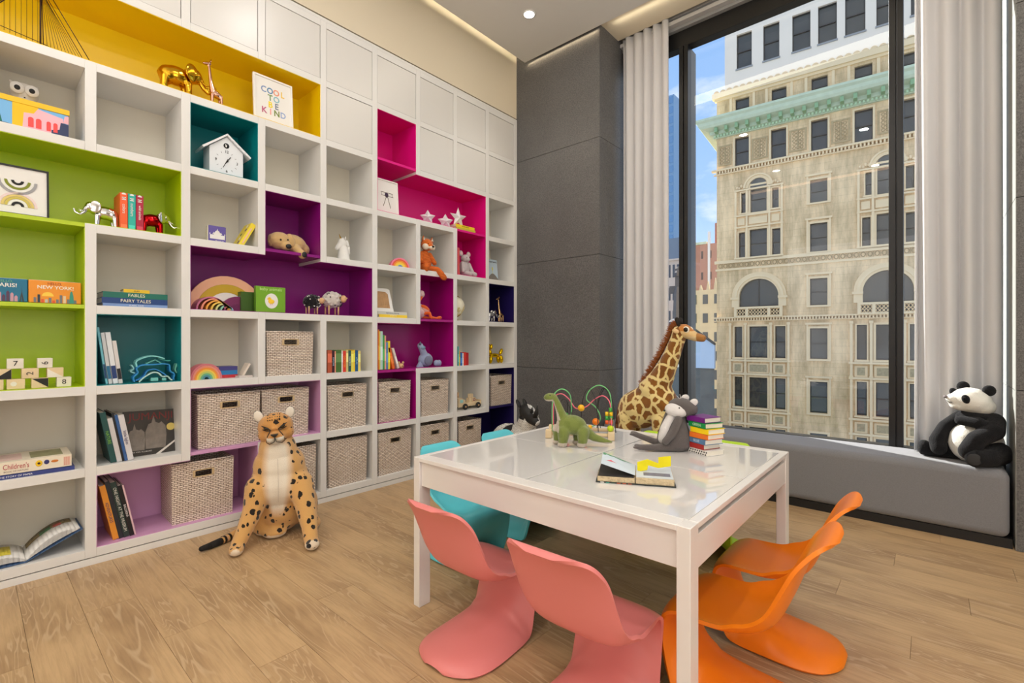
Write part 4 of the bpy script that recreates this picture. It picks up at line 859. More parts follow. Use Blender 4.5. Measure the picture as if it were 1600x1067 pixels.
# balloon dog
o = put('balloon_dog', 'shiny golden balloon dog sculpture', 'sculpture', 3.69, 5, .07); G = GOLDY
def bal(name, p0, p1, r_): 
    a, c = Vector(p0), Vector(p1); d = (c - a); L = d.length / 2; q = d.to_track_quat('Z', 'Y').to_matrix(); b = B().ell((0, 0, 0), (r_, r_, L), n=16); mid = (a + c) / 2
    b.v = [tuple(q @ Vector(v) + mid) for v in b.v]; b.build(name, G, o, True)
for x in (-.075, .075):
    for y_ in (.03, .075): bal('leg', (x, y_, .085), (x + (-.012 if x < 0 else .012), y_, .0), .0215)
bal('body', (-.07, .052, .085), (.07, .052, .082), .024); bal('neck', (-.065, .052, .075), (-.078, .052, .15), .022)
bal('snout', (-.075, .052, .148), (-.145, .052, .142), .021); B().ell((-.148, .052, .142), .009, n=10).build('nose', G, o, True)
for y_ in (.036, .07): bal('ear', (-.078, y_, .145), (-.062, y_, .205), .019)
bal('tail', (.078, .052, .085), (.118, .052, .155), .020)
# Children's book + blue book (r6 c-1)
gch = 'large reference books lying flat'
o = flatshelf("thick cream reference book with Children's on its spine and flowers printed beside", .150, 6, .03, .022, .42, .26, .060, S(238, 228, 206), rz=-1.5, group=gch)
text("Children's", .036, M(S(180, 60, 70), .6), o, (.008, -.0012, .034), name='spine_lettering', sx=.62); text('BOOK OF NATURE', .010, M(S(150, 130, 120), .6), o, (.008, -.0012, .012), name='spine_lettering')
B().ell((.088, -.0012, .034), (.013, .0008, .016), n=12).build('printed_flower', M(S(240, 196, 30), .6), o, True); B().ell((.088, -.002, .034), (.006, .0008, .006), n=8).build('flower_centre', M(S(60, 30, 10), .6), o)
B().ell((.116, -.0012, .036), (.010, .0008, .012), n=10).build('printed_berry', M(S(50, 50, 110), .6), o, True); B().ell((.146, -.0012, .036), (.014, .0008, .007), n=10).build('printed_beetle', M(S(206, 120, 40), .6), o, True)
for q in range(7): B().box(.180 + q * .0036, .1820 + q * .0036, -.0008, 0, .006, .05).build('printed_stripe', M(S(214, 130, 110), .6), o)
B().box(.06, .18, .04, .22, .0600, .0606).build('cover_photo', M(S(150, 150, 110), .6, var=.5, vscale=30), o); B().box(-.09, .03, .04, .22, .0600, .0606).build('cover_panel', M(S(236, 206, 196), .6, var=.2, vscale=60), o)
flatshelf('thin royal blue book under the thick cream reference book', .156, 6, .025, 0, .43, .27, .020, S(48, 62, 128), txt='THE STORY OF PAPER', ts=.012, group=gch, rz=-1.5)
# r6c0 leaning books and jungle picture book
gj = 'books leaning beside the dark picture book'
yy = .470
for i, (w, h, c, lab, tt) in enumerate(((.026, .285, S(24, 78, 76), 'dark green hardcover at the left of the leaning books', 'NATURE'), (.022, .25, S(206, 204, 204), 'white paperback behind the dark green hardcover', None), (.010, .278, S(28, 30, 34), 'thin black book among the leaning books', None), (.014, .265, S(50, 92, 150), 'blue spined book among the leaning books', None), (.026, .262, S(214, 212, 214), 'pale white hardcover, rightmost of the leaning books', 'little lights'))):
    book(lab, yy + .052, 6, w, h, .22, c, .04, lean=10, group=gj, txt=tt, tcol=S(120, 180, 60) if i == 0 else S(90, 80, 120)); yy += w / math.cos(R(10)) + .0005
o = put('picture_book', 'black and white picture book titled JUMANJI with two rhinos and a gold seal', 'book', .722, 6, .12, rz=4); o.rotation_euler = (R(-9), R(2), R(94))
B().box(-.135, .135, 0, .012, 0, .262).build('cover', M(S(58, 54, 50), .35, var=.5, vscale=9), o, bevel=.001); B().box(-.13, .134, .002, .010, .2605, .2625).build('pages', PAPER, o)
text('JUMANJI', .060, M(S(120, 40, 40), .5), o, (0, -.001, .225), name='title', sx=1.0)
RH = M(S(128, 120, 112), .8, bump=.5, bscale=60, var=.4, vscale=25)
for dx, s_ in ((-.075, .8), (.02, 1.0)):
    P = [(-.05, .02), (.05, .02), (.055, .10), (.05, .15), (.03, .175), (.018, .165), (.0, .175), (-.01, .215), (-.02, .17), (-.035, .165), (-.05, .12)]
    B().prism([(x * s_ + dx, z * s_ + .015) for x, z in P], -.0015 - .0006 * s_, 0).build('printed_rhino', RH, o)
B().prism([(.02, 0), (.04, 0), (.135, .075), (.135, .085)], -.0026, -.0005).build('printed_stripe', M(S(220, 214, 206), .6), o)
B().lathe([(.022, 0), (.022, .001)], n=24).build('gold_seal', M(S(216, 196, 110), .35, .5), o, False, loc=(.098, -.0008, .155), rot=(R(90), 0, 0))
text('CHRIS VAN ALLSBURG', .011, M(S(200, 196, 190), .6), o, (-.055, -.0028, .022), name='author_line')
# open book r7c-1
o = put('open_picture_book', 'open picture book with illustrated pages lying at the bottom left', 'book', .19, 7, .03); PG = M(S(232, 230, 226), .6)
def page(x0, x1, zf, m, name, th=.002, y0=.0, y1=.24):
    n = 12; b = B(); up = []; 
    for i in range(n + 1): u = i / n; x = x0 + (x1 - x0) * u; up.append((x, zf(u)))
    for i in range(n):
        a, c = up[i], up[i + 1]
        if a[0] > c[0]: a, c = c, a
        b.prism([(a[0], a[1] - th), (c[0], c[1] - th), (c[0], c[1]), (a[0], a[1])], y0, y1)
    return b.build(name, m, o, True)
BC = M(S(62, 92, 132), .5)
page(0, -.25, lambda u: .004 + .004 * u, BC, 'cover'); page(0, .215, lambda u: .004 + .105 * u, BC, 'cover')
for q in range(6): page(.0, -.235, lambda u, q=q: .008 + (.045 - .006 * q) * math.sin(PI * min(1, u * 1.15 + .02)) ** .8 * (1 - u * .55) + .004 * (5 - q) * .2, PG, 'page', .0012, .006, .234)
for q in range(6): page(.0, .205, lambda u, q=q: .008 + .105 * u + (.042 - .0065 * q) * math.sin(PI * min(1, u * 1.02)) ** .8, PG, 'page', .0012, .006, .234)
zfl = lambda u: .0100 + .045 * math.sin(PI * min(1, u * 1.15 + .02)) ** .8 * (1 - u * .55) + .004
zfr = lambda u: .0100 + .105 * u + .042 * math.sin(PI * min(1, u * 1.02)) ** .8
def patch(x0, x1, zf, L, c, ya, yb):
    n = 8; b = B()
    for i in range(n):
        u0 = (x0 + (x1 - x0) * i / n); u1 = (x0 + (x1 - x0) * (i + 1) / n); a, c_ = (u0 * L, zf(u0)), (u1 * L, zf(u1))
        if a[0] > c_[0]: a, c_ = c_, a
        b.prism([(a[0], a[1]), (c_[0], c_[1]), (c_[0], c_[1] + .0006), (a[0], a[1] + .0006)], ya, yb)
    b.build('illustration', M(S(*c), .6, var=.35, vscale=40), o, True)
patch(.2, .6, zfl, -.235, (222, 206, 70), .05, .19); patch(.45, .95, zfl, -.235, (206, 190, 170), .03, .10); patch(.55, .85, zfl, -.235, (130, 80, 60), .04, .08)
patch(.05, .9, zfr, .205, (120, 104, 70), .15, .225); patch(.3, .5, zfr, .205, (70, 110, 70), .145, .2); patch(.55, .7, zfr, .205, (170, 80, 70), .14, .19)
# r7c0 leaning books
g7 = 'books leaning in the lower lilac niche'
yy = .470
for i, (w, h, c, lab, tt, tcc) in enumerate(((.026, .315, S(230, 150, 50), 'orange and navy hardcover at the left of the lilac niche row', 'ADVENTURES', S(70, 60, 100)), (.020, .335, S(30, 34, 44), 'black hardcover beside the orange one in the lilac niche', None, None), (.026, .325, S(36, 56, 52), 'dark green hardcover with pale title in the lilac niche', 'ONE NIGHT AT THE MUSEUM', S(220, 220, 210)), (.020, .30, S(24, 22, 26), 'black book with white title in the lilac niche', 'BALLERINA', S(226, 220, 220)), (.008, .30, S(226, 190, 196), 'thin pink book, rightmost in the lilac niche row', None, None))):
    book(lab, yy + .062, 7, w, h, .23, c, .045, lean=11, colr=True, group=g7, txt=tt, tcol=tcc or (1, 1, 1)); yy += w / math.cos(R(11)) + .0005
# truck with blocks
o = put('wooden_toy_truck', 'pale wooden toy truck with black wheels', 'toy', 3.27, 6, .04)
B().box(-.15, .16, .02, .12, .028, .065).box(-.15, -.06, .02, .12, .065, .098).prism([(-.15, .098), (-.075, .098), (-.10, .115), (-.15, .115)], .02, .12).box(.15, .16, .02, .12, .065, .078).build('body', PALEW, o, bevel=.003)
B().box(-.13, -.09, .0185, .02, .07, .1).build('window_paint', M(S(160, 214, 210), .5), o)
for x in (-.075, .10):
    for y_ in (.006, .134):
        B().lathe([(.0, -.008), (.028, -.008), (.030, -.004), (.030, .004), (.028, .008), (0, .008)], n=22).build('wheel', M((.012, .012, .012), .5), o, True, loc=(x, y_, .030), rot=(R(90), 0, 0))
        B().lathe([(.009, 0), (.008, .004)], n=12).build('hub', WOODL, o, True, loc=(x, y_ - .008 if y_ < .05 else y_ + .008, .030), rot=(R(90), 0, 0))
for i, (x, z, rz_, lab) in enumerate(((.015, .0655, 6, 'lower left wooden block carried by the toy truck'), (.062, .0655, -8, 'wooden block with a letter B carried by the toy truck'), (.035, .1060, 12, 'topmost wooden block on the toy truck'))):
    q = put('toy_block', lab, 'toy', 3.27 + x, 6, .065, dz=z, group='blocks on the toy truck', rz=rz_); B().box(-.020, .020, 0, .040, 0, .040).build('body', PALEW, q, bevel=.002)
    if i == 1: B().box(-.013, .013, -.001, 0, .007, .033).build('letter_tile', M(S(130, 70, 40), .6), q); text('B', .022, MATW, q, (0, -.0014, .02), name='letter')
o = put('peg_doll', 'small wooden peg figure standing in the cab of the toy truck', 'toy', 3.155, 6, .09, dz=.1155)
B().cap((0, .02, .012), .012, (0, .02, .030), .010).ell((0, .02, .045), .011, n=12).build('body', WOODL, o, True)
# ------------------------------------------------------------ play table
TW = M(S(232, 229, 226), .32, coat=.2); GLOSS = M(S(226, 225, 224), .04, coat=.6)
X0, X1, YA, YB, ZT2 = -1.765, -.507, 1.335, 2.565, .672
tb = thing('play_table', 'large square white play table with glossy panels', 'table', ((X0 + X1) / 2, (YA + YB) / 2, 0))
hx, hy = (X1 - X0) / 2, (YB - YA) / 2; L = .062
for sx in (-1, 1):
    for sy in (-1, 1):
        B().box(*sorted((sx * hx, sx * (hx - L * .66))), *sorted((sy * hy, sy * (hy - L))), 0, ZT2 - .0005).build('leg', TW, tb, bevel=.002)
for sy in (-1, 1):
    y0, y1 = sorted((sy * hy, sy * (hy - L))); B().box(-hx + L * .66, hx - L * .66, y0, y1, ZT2 - .018, ZT2).build('edge_rail', TW, tb, bevel=.002)
    y0, y1 = sorted((sy * (hy - .012), sy * (hy - .030))); B().box(-hx + L * .66, hx - L * .66, y0, y1, ZT2 - .128, ZT2 - .018).build('apron', TW, tb, bevel=.001)
for sx in (-1, 1):
    x0, x1 = sorted((sx * hx, sx * (hx - .03))); B().box(x0, x1, -hy + L, hy - L, ZT2 - .018, ZT2 - .0001).build('edge_rail', TW, tb, bevel=.002)
    x0, x1 = sorted((sx * (hx - .003), sx * (hx - .022))); B().box(x0, x1, -hy + L, hy - L, ZT2 - .135, ZT2 - .036).build('drawer_front', TW, tb, bevel=.001)
    x0, x1 = sorted((sx * (hx - .02), sx * (hx - .04))); B().box(x0, x1, -hy + L, hy - L, ZT2 - .04, ZT2 - .018).build('gap_shade', M(S(70, 64, 60), .6), tb)  # dark colour stands in for the shade in the drawer gap
ix, iy = hx - .031, hy - L - .001; xm = -.02
for a, b_ in ((-ix, xm - .004), (xm + .004, ix)):
    for c_, d_ in ((-iy, -.0016), (.0016, iy)):
        B().box(a, b_, c_, d_, ZT2 - .016, ZT2 - .0004).build('top_panel', GLOSS, tb, bevel=.0008)
B().box(-ix, ix, -iy, iy, ZT2 - .03, ZT2 - .0165).build('under_tray', M(S(40, 40, 42), .7), tb)

# ------------------------------------------------------------ cantilever chairs
def chair_mesh(name, mat):
    # stations down the seat's centre line: y, z, half width, edge offset (y, z), curl exponent ; adult cm
    St = [(-61.6, 81.6, 6, 0, 0), (-60.6, 82.4, 12.5, 0, 0), (-58.6, 82.4, 18, .2, 0), (-55.6, 79.6, 21.8, .8, 0), (-51.6, 73, 24, 1.8, 0), (-48, 63, 24.8, 3.0, 0), (-44.5, 53, 25.2, 4.5, 0), (-40.5, 45.5, 25.2, 6.5, 2.0),
          (-33, 40.6, 25, 5.0, 4.4), (-23, 38.8, 24.8, 1, 3.4), (-12, 39.8, 24.4, 0, 1.6), (-4, 41.4, 24, -.3, -.4), (1.2, 40.2, 23.8, -1, -1.6), (3.0, 36, 23, -.5, -2.8), (2.0, 30, 22.8, .2, -6),
          (-1.5, 23, 22.8, 1.0, -11), (-7, 17.0, 23, 3.0, -14.5), (-14, 12.8, 23.6, 3.4, -12.6), (-22.5, 9.8, 24.4, 1, -9.8), (-32, 7.4, 24.8, 0, -7.4), (-41, 5.8, 23.8, 0, -5.8), (-48.5, 4.6, 20, 0, -4.6), (-53.5, 3.2, 13.5, .8, -3.2), (-55.5, 1.2, 7, .8, -1.2)]
    P = cm(St, 4); n = 26; vs = []
    for (y, z, w, ey, ez) in P:
        for j in range(n + 1):
            a = -1 + 2 * j / n; q = abs(a) ** (4.5 if z > 25 or y < -56 else 3.0 if z > 14 else 2.4); xx = w * (a - .05 * a * abs(a) ** 5)
            vs.append((xx * .01, (y + ey * q) * .01, max(0, z + ez * q) * .01))
    K = n + 1; fs = [(i * K + j, (i + 1) * K + j, (i + 1) * K + j + 1, i * K + j + 1) for i in range(len(P) - 1) for j in range(n)]
    b = B(); b.add(vs, fs); me = b.mesh(name, mat, True); return me
def make_chair(name_lab, col, x, y, rz, k, grp, me=None):
    o = thing('cantilever_chair', name_lab, 'chair', (x, y, 0), rz, grp)
    m = M(col, .38, coat=.0, spec=.4); me = chair_mesh('shell', m)
    s = bpy.data.objects.new('shell', me); COL.objects.link(s); s.parent = o; s.scale = (k, k, k); s.location = (0, 0, .006)
    md = s.modifiers.new('t', 'SOLIDIFY'); md.thickness = .016; md.offset = 0; md.use_rim = True
    md = s.modifiers.new('b', 'BEVEL'); md.width = .004; md.segments = 2; md.limit_method = 'ANGLE'; md.angle_limit = R(60)
    md = s.modifiers.new('s', 'SUBSURF'); md.levels = md.render_levels = 1
    return o
PINK, ORNG, AQUA, LIME = S(228, 134, 132), S(242, 128, 18), S(96, 204, 218), S(176, 214, 40)
KC = .70
make_chair('pink moulded cantilever chair at the left end of the table front', PINK, -1.365, 1.515, R(1), .72, 'pink chairs')
make_chair('pink moulded cantilever chair next to the near table leg, largest in view', PINK, -.825, 1.485, R(2), .735, 'pink chairs')
make_chair('orange moulded cantilever chair nearest the near table corner', ORNG, -.66, 1.69, R(90), .745, 'orange chairs')
make_chair('orange moulded cantilever chair standing farther back, towards the window bench', ORNG, -.645, 2.15, R(90), .73, 'orange chairs')
make_chair('aqua moulded cantilever chair whose seat shows under the table front', AQUA, -1.78, 1.83, R(-90), KC, 'aqua chairs')
make_chair('aqua moulded cantilever chair with only its top edge above the table, by the newspaper rhino', AQUA, -1.78, 2.32, R(-90), KC, 'aqua chairs')
make_chair('lime green moulded cantilever chair whose top edge shows beneath the giraffe', LIME, -1.33, 2.62, R(180), KC, 'green chairs')
make_chair('lime green moulded cantilever chair with its top edge behind the stack of little books', LIME, -.93, 2.62, R(180), KC, 'green chairs')

# ------------------------------------------------------------ cheetah
def cheetah_spots(t, q, a):
    v = N(t, 'ShaderNodeTexVoronoi', i_Scale=27.0, i_Randomness=.85); nn = N(t, 'ShaderNodeTexNoise', i_Scale=45.0)
    vm = N(t, 'ShaderNodeVectorMath', operation='SCALE'); vm.inputs['Scale'].default_value = .02; t.links.new(q.outputs['Object'], nn.inputs['Vector']); t.links.new(nn.outputs['Color'], vm.inputs[0])
    va = N(t, 'ShaderNodeVectorMath', operation='ADD'); t.links.new(q.outputs['Object'], va.inputs[0]); t.links.new(vm.outputs[0], va.inputs[1])
    mp = N(t, 'ShaderNodeMapping'); mp.inputs['Scale'].default_value = (1, 1, .78); t.links.new(va.outputs[0], mp.inputs[0]); t.links.new(mp.outputs[0], v.inputs['Vector'])
    vr = N(t, 'ShaderNodeSeparateColor'); t.links.new(v.outputs['Color'], vr.inputs[0])
    th = N(t, 'ShaderNodeMapRange'); th.inputs[1].default_value = 0; th.inputs[2].default_value = 1; th.inputs[3].default_value = .18; th.inputs[4].default_value = .42; t.links.new(vr.outputs[0], th.inputs[0])
    lt = N(t, 'ShaderNodeMath', operation='LESS_THAN'); t.links.new(v.outputs['Distance'], lt.inputs[0]); t.links.new(th.outputs[0], lt.inputs[1])
    ml = N(t, 'ShaderNodeMath', operation='MULTIPLY'); t.links.new(lt.outputs[0], ml.inputs[0]); t.links.new(a.outputs['Alpha'], ml.inputs[1])
    mxx = N(t, 'ShaderNodeMix', data_type='RGBA'); t.links.new(ml.outputs[0], mxx.inputs[0]); t.links.new(a.outputs['Color'], mxx.inputs[6]); mxx.inputs[7].default_value = (.018, .013, .010, 1); return mxx.outputs[2]
CH = colmat(.95, .5, 320, .35, cheetah_spots)
OCH, CREM, DKO = S(218, 168, 102), S(240, 230, 212), S(206, 144, 74)
ch = thing('cheetah_plush', 'large sitting cheetah plush with black spots and a white chest', 'stuffed toy', (-3.03, 1.26, 0), R(67))
def ccol(v):
    x, y, z = v; f = 0
    # pale bib and belly on the front, centred
    if y < .0 and z > .13: f = max(0, 1 - abs(x - .002) / (.03 + .06 * math.sin(PI * max(0, min(1, (z - .12) / .62))))) * (1 if z < .56 else max(0, 1 - (z - .56) * 18)); f = min(1, f * 2.0) * min(1, max(0, (z - .13) / .07))
    c = mix(OCH, CREM, f)
    if z < .03 or (z < .06 and y < -.2 and (y < -.26 or x > 0) and y < (-.22 if x < 0 else -.33)): c = mix(OCH, CREM, .7)
    return (*c, 0.0 if f > .35 or z < .028 else 1.0)
b = B(); b.ell((.025, .07, .20), (.165, .17, .20)).ell((.018, -.01, .33), (.172, .145, .15)).ell((.012, -.02, .43), (.150, .125, .14)).ell((.002, -.035, .53), (.108, .10, .12)).ell((-.004, -.035, .59), (.09, .085, .08))
b.chain([((-.10, -.07, .32), .078), ((-.125, -.105, .21), .058), ((-.172, -.155, .10), .044), ((-.20, -.185, .045), .040)]).ell((-.205, -.215, .032), (.042, .062, .032))
b.chain([((.125, -.08, .32), .080), ((.15, -.15, .22), .062), ((.172, -.24, .10), .046), ((.176, -.285, .045), .041)]).ell((.180, -.315, .033), (.044, .062, .033))
b.ell((.165, .10, .13), (.075, .15, .13)).ell((-.10, .09, .12), (.075, .14, .12)).ell((.205, .02, .04), (.048, .085, .038)).ell((-.015, -.045, .033), (.072, .045, .033)).ell((-.075, .02, .05), (.06, .07, .045))
blob(b, 'body', CH, ch, .0085, 15, ccol)
def hcol(v):
    x, y, z = v; c = DKO; al = .0
    if z < -.03 and y < -.07 and abs(x) < .046: c = mix(CREM, S(170, 160, 146), .35)
    elif y > .0 or z > .03: al = 1.0
    return (*mix(c, OCH, .25 if c is DKO else 0), al * .999)
hd = bpy.data.objects.new('head', None); COL.objects.link(hd); hd.parent = ch; hd.location = (-.008, -.045, .665); hd.rotation_euler = (R(4), R(-6), R(-4))
b = B().ell((0, 0, .012), (.100, .088, .085)).ell((0, -.045, -.028), (.068, .06, .048)).ell((0, -.095, -.025), (.036, .03, .026)).ell((-.022, -.095, -.042), (.028, .026, .020)).ell((.022, -.095, -.042), (.028, .026, .020)).ell((0, -.085, -.062), (.03, .025, .016)).ell((-.055, -.02, -.025), (.045, .05, .045)).ell((.055, -.02, -.025), (.045, .05, .045))
b.tube([(0, -.03, .06), (0, -.085, .005)], [.03, .022], 10)
hb_ = blob(b, 'skull', CH, hd, .005, 6, hcol)
NOS = M((.012, .009, .008), .35)
b = B().prism([(-.022, -.006), (.022, -.006), (.006, -.024), (-.006, -.024)], -.131, -.108); b.build('nose', NOS, hd, bevel=.004)
for sx in (-1, 1):
    blob(B().ell((sx * .086, .01, .085), (.028, .014, .038), rot=(0, R(sx * 14), 0)), 'ear', colmat(.9), hd, .004, 3, lambda v: (S(236, 228, 214) if v.y < .006 else S(60, 44, 34)))
    B().ell((sx * .042, -.077, .022), (.017, .010, .0085), n=14, rot=(0, R(sx * -22), 0)).build('eye', M((.05, .03, .01), .12), hd, True)
    B().tube([(sx * .068, -.066, .040), (sx * .044, -.086, .030), (sx * .020, -.094, .014)], [.002, .005, .003], 6).tube([(sx * .064, -.068, .018), (sx * .042, -.088, .011), (sx * .022, -.094, .010)], .0028, 6).build('eye_line', NOS, hd, True)
    B().tube([(sx * .022, -.095, .010), (sx * .040, -.094, -.020), (sx * .050, -.092, -.055)], [.002, .0026, .002], 6).tube([(0, -.127, -.024), (sx * .006, -.124, -.052), (sx * .034, -.108, -.066), (sx * .050, -.086, -.058)], .0022, 6).build('face_stripe', NOS, hd, True)
    d = B(); rnd = random.Random(3 + sx)
    for i in range(14): a_ = rnd.uniform(-.5, .9); d.ell((sx * (.076 + .014 * math.cos(a_ * 3)), -.050 + .035 * rnd.random(), -.045 + .05 * rnd.random()), (.005, .0045, .004), n=6)
    for i in range(9): d.ell((sx * (.008 + .012 * (i % 3)), -.070 + .022 * (i // 3), .068 + .0105 * (i // 3)), (.0035, .004, .0045), n=6)
    tag(d.build('face_spots', NOS, hd), kind='stuff')
B().chain([((-.10, .16, .035), .028), ((-.20, .10, .028), .024), ((-.27, .01, .022), .021), ((-.315, -.03, .02), .019)]).build('tail', M(OCH, .95, sheen=.3), ch, True)
B().chain([((-.30, -.02, .021), .0205), ((-.345, -.06, .02), .019), ((-.385, -.085, .02), .014)]).build('tail_tip', M((.012, .010, .009), .9), ch, True)
for q in ((-.262, .02), (-.235, .055), (-.285, -.004)): B().tube([(q[0] + .005, q[1] + .006, .0225), (q[0] - .005, q[1] - .005, .0225)], .0228, 12, caps=False).build('tail_ring', NOS, ch, True)
for px, py in ((-.205, -.27), (.180, -.37)):
    for dx in (-.014, .004, .020): B().tube([(px + dx, py + .004 + abs(dx) * .5, .03), (px + dx * 1.1, py + .03, .055)], .0018, 5).build('toe_stitch', NOS, ch)
B().tube([(.002, -.147, .50), (.006, -.17, .38), (.006, -.135, .24)], .0012, 5).build('seam', M(S(196, 184, 166), .9), ch)

# ------------------------------------------------------------ giraffe plush (floor, behind the table)
def gspots(t, q, a):
    v = N(t, 'ShaderNodeTexVoronoi', feature='DISTANCE_TO_EDGE', i_Scale=14.0, i_Randomness=.8); mp = N(t, 'ShaderNodeMapping'); mp.inputs['Scale'].default_value = (1, 1, .82)
    nn = N(t, 'ShaderNodeTexNoise', i_Scale=22.0); vm = N(t, 'ShaderNodeVectorMath', operation='SCALE'); vm.inputs['Scale'].default_value = .03
    t.links.new(q.outputs['Object'], nn.inputs['Vector']); t.links.new(nn.outputs['Color'], vm.inputs[0]); va = N(t, 'ShaderNodeVectorMath', operation='ADD'); t.links.new(q.outputs['Object'], va.inputs[0]); t.links.new(vm.outputs[0], va.inputs[1])
    t.links.new(va.outputs[0], mp.inputs[0]); t.links.new(mp.outputs[0], v.inputs['Vector'])
    r = N(t, 'ShaderNodeMapRange'); r.inputs[1].default_value = .085; r.inputs[2].default_value = .125; t.links.new(v.outputs['Distance'], r.inputs[0])
    ml = N(t, 'ShaderNodeMath', operation='MULTIPLY'); t.links.new(r.outputs[0], ml.inputs[0]); t.links.new(a.outputs['Alpha'], ml.inputs[1])
    n2 = N(t, 'ShaderNodeTexNoise', i_Scale=9.0); t.links.new(q.outputs['Object'], n2.inputs['Vector']); c2 = N(t, 'ShaderNodeMix', data_type='RGBA'); t.links.new(n2.outputs[0], c2.inputs[0]); c2.inputs[6].default_value = (*S(96, 52, 16), 1); c2.inputs[7].default_value = (*S(172, 112, 44), 1)
    mxx = N(t, 'ShaderNodeMix', data_type='RGBA'); t.links.new(ml.outputs[0], mxx.inputs[0]); t.links.new(a.outputs['Color'], mxx.inputs[6]); t.links.new(c2.outputs[2], mxx.inputs[7]); return mxx.outputs[2]
GF = colmat(.95, .5, 300, .3, gspots)
gi = thing('giraffe_plush', 'tall spotted giraffe plush standing on the floor between table and window', 'stuffed toy', (-1.6, 3.33, 0))
GY = S(240, 216, 150)
b = B(); b.ell((-.05, 0, .68), (.17, .125, .145)).ell((-.02, 0, .72), (.15, .12, .13), rot=(0, R(-20), 0)).ell((.10, 0, .74), (.14, .12, .16))
b.chain([((.06, 0, .82), .115), ((.13, 0, .93), .085), ((.19, 0, 1.06), .062), ((.235, 0, 1.18), .053), ((.262, 0, 1.255), .055)])
for x, y_ in ((.14, -.065), (.15, .065), (-.13, -.065), (-.13, .065)): b.chain([((x, y_, .62), .062), ((x + .01, y_, .35), .042), ((x + .01, y_, .05), .038)])
blob(b, 'body', GF, gi, .0095, 6, lambda v: (*GY, 1.0 if v.z > .08 else 0.0))
def ghc(v):
    if v.x > .385: return (*S(176, 122, 66), 0)
    if v.z < 1.225: return (*S(232, 206, 160), 0)
    return (*(S(196, 128, 62) if v.z > 1.262 and v.x > .27 else S(230, 196, 140)), 0)
b = B().ell((.285, 0, 1.262), (.062, .050, .052)).chain([((.31, 0, 1.252), .044), ((.37, 0, 1.222), .032), ((.418, 0, 1.212), .026)]); blob(b, 'head', GF, gi, .006, 5, ghc)
for sy in (-1, 1):
    B().chain([((.265, sy * .028, 1.30), .011), ((.252, sy * .032, 1.345), .016)], n=10).build('horn', M((.02, .016, .014), .95), gi, True)
    B().ell((.318, sy * .041, 1.272), (.017, .010, .017), n=14).build('eye', EYE, gi, True); B().ell((.318, sy * .036, 1.271), (.024, .010, .024), n=14).build('eye_patch', M(S(244, 236, 220), .9), gi, True)
    B().ell((.255, sy * .062, 1.262), (.026, .008, .016), n=12, rot=(0, R(20), R(sy * -30))).build('ear', M(S(226, 190, 140), .9), gi, True)
    B().ell((.438, sy * .012, 1.214), (.004, .003, .003), n=6).build('nostril', NOS, gi)
mn = B(); rnd = random.Random(2)
pts_ = cm([(-.02, .86), (.045, .965), (.115, 1.08), (.175, 1.19), (.215, 1.285), (.24, 1.305)], 8)
for i in range(len(pts_) - 1):
    (x0, z0), (x1, z1) = pts_[i], pts_[i + 1]; dx, dz_ = x1 - x0, z1 - z0; l_ = math.hypot(dx, dz_); nx_, nz_ = -dz_ / l_, dx / l_
    for k_ in range(16):
        u = rnd.random(); a_ = (x0 + dx * u, rnd.uniform(-.016, .016), z0 + dz_ * u); ln = rnd.uniform(.022, .045)
        mn.tube([a_, (a_[0] + nx_ * ln + dx / l_ * rnd.uniform(-.02, .01), a_[1] * 1.5, a_[2] + nz_ * ln + rnd.uniform(-.015, .008))], [.0035, .0008], 4, caps=False)
tag(mn.build('mane', M(S(150, 84, 36), .95), gi), kind='stuff')
B().chain([((-.215, 0, .70), .012), ((-.24, 0, .55), .010), ((-.235, 0, .42), .016)]).build('tail', M(S(120, 70, 34), .95), gi, True)

# ------------------------------------------------------------ panda
PB = M((.010, .010, .012), .95, 0, .15, .8, 260, sheen=.08, var=.3, vscale=60); PWc = plush(S(232, 230, 222))
pa = thing('panda_plush', 'big panda plush sitting on the window bench against the sunlit side', 'stuffed toy', (.185, 4.13, .443))
blob(B().ell((-.005, .0, .12), (.105, .105, .125)).ell((.03, .02, .20), (.095, .09, .09)).ell((.07, .03, .12), (.085, .09, .10)), 'belly', PWc, pa, .008, 7)
blob(B().ell((.028, .015, .265), (.110, .095, .062)).ell((.07, .04, .23), (.085, .08, .08)), 'shoulders', PB, pa, .007, 6)
hp = bpy.data.objects.new('head', None); COL.objects.link(hp); hp.parent = pa; hp.location = (0, -.01, .378); hp.rotation_euler = (0, R(8), 0)
blob(B().ell((.0, .0, .005), (.098, .088, .078)).ell((.045, .02, -.022), (.075, .08, .06)).ell((-.075, -.020, -.004), (.045, .042, .038)).ell((-.04, -.01, -.04), (.06, .055, .03)), 'skull', PWc, hp, .006, 7)
B().ell((-.119, -.030, .004), (.012, .016, .009), n=12).build('nose', M(S(120, 110, 112), .4), hp, True)
B().tube([(-.112, -.048, -.016), (-.10, -.058, -.026), (-.085, -.060, -.022)], .002, 5).build('mouth', NOS, hp)
for px, py, pz_ in ((-.028, -.080, .012), (-.085, .03, .035)):
    B().ell((px, py, pz_), (.020, .012, .028), n=14, rot=(0, R(-25), 0)).build('eye_patch', PB, hp, True)
B().ell((-.036, -.093, .020), (.006, .004, .006), n=10).build('eye', EYE, hp, True)
for px, py, pz_ in ((.068, -.02, .080), (-.045, .05, .078)): B().ell((px, py, pz_), (.032, .018, .034), n=14).build('ear', PB, hp, True)
blob(B().chain([((-.045, .03, .265), .045), ((-.115, .02, .20), .042), ((-.155, -.01, .11), .046), ((-.15, -.03, .065), .044)]), 'arm', PB, pa, .007, 5)
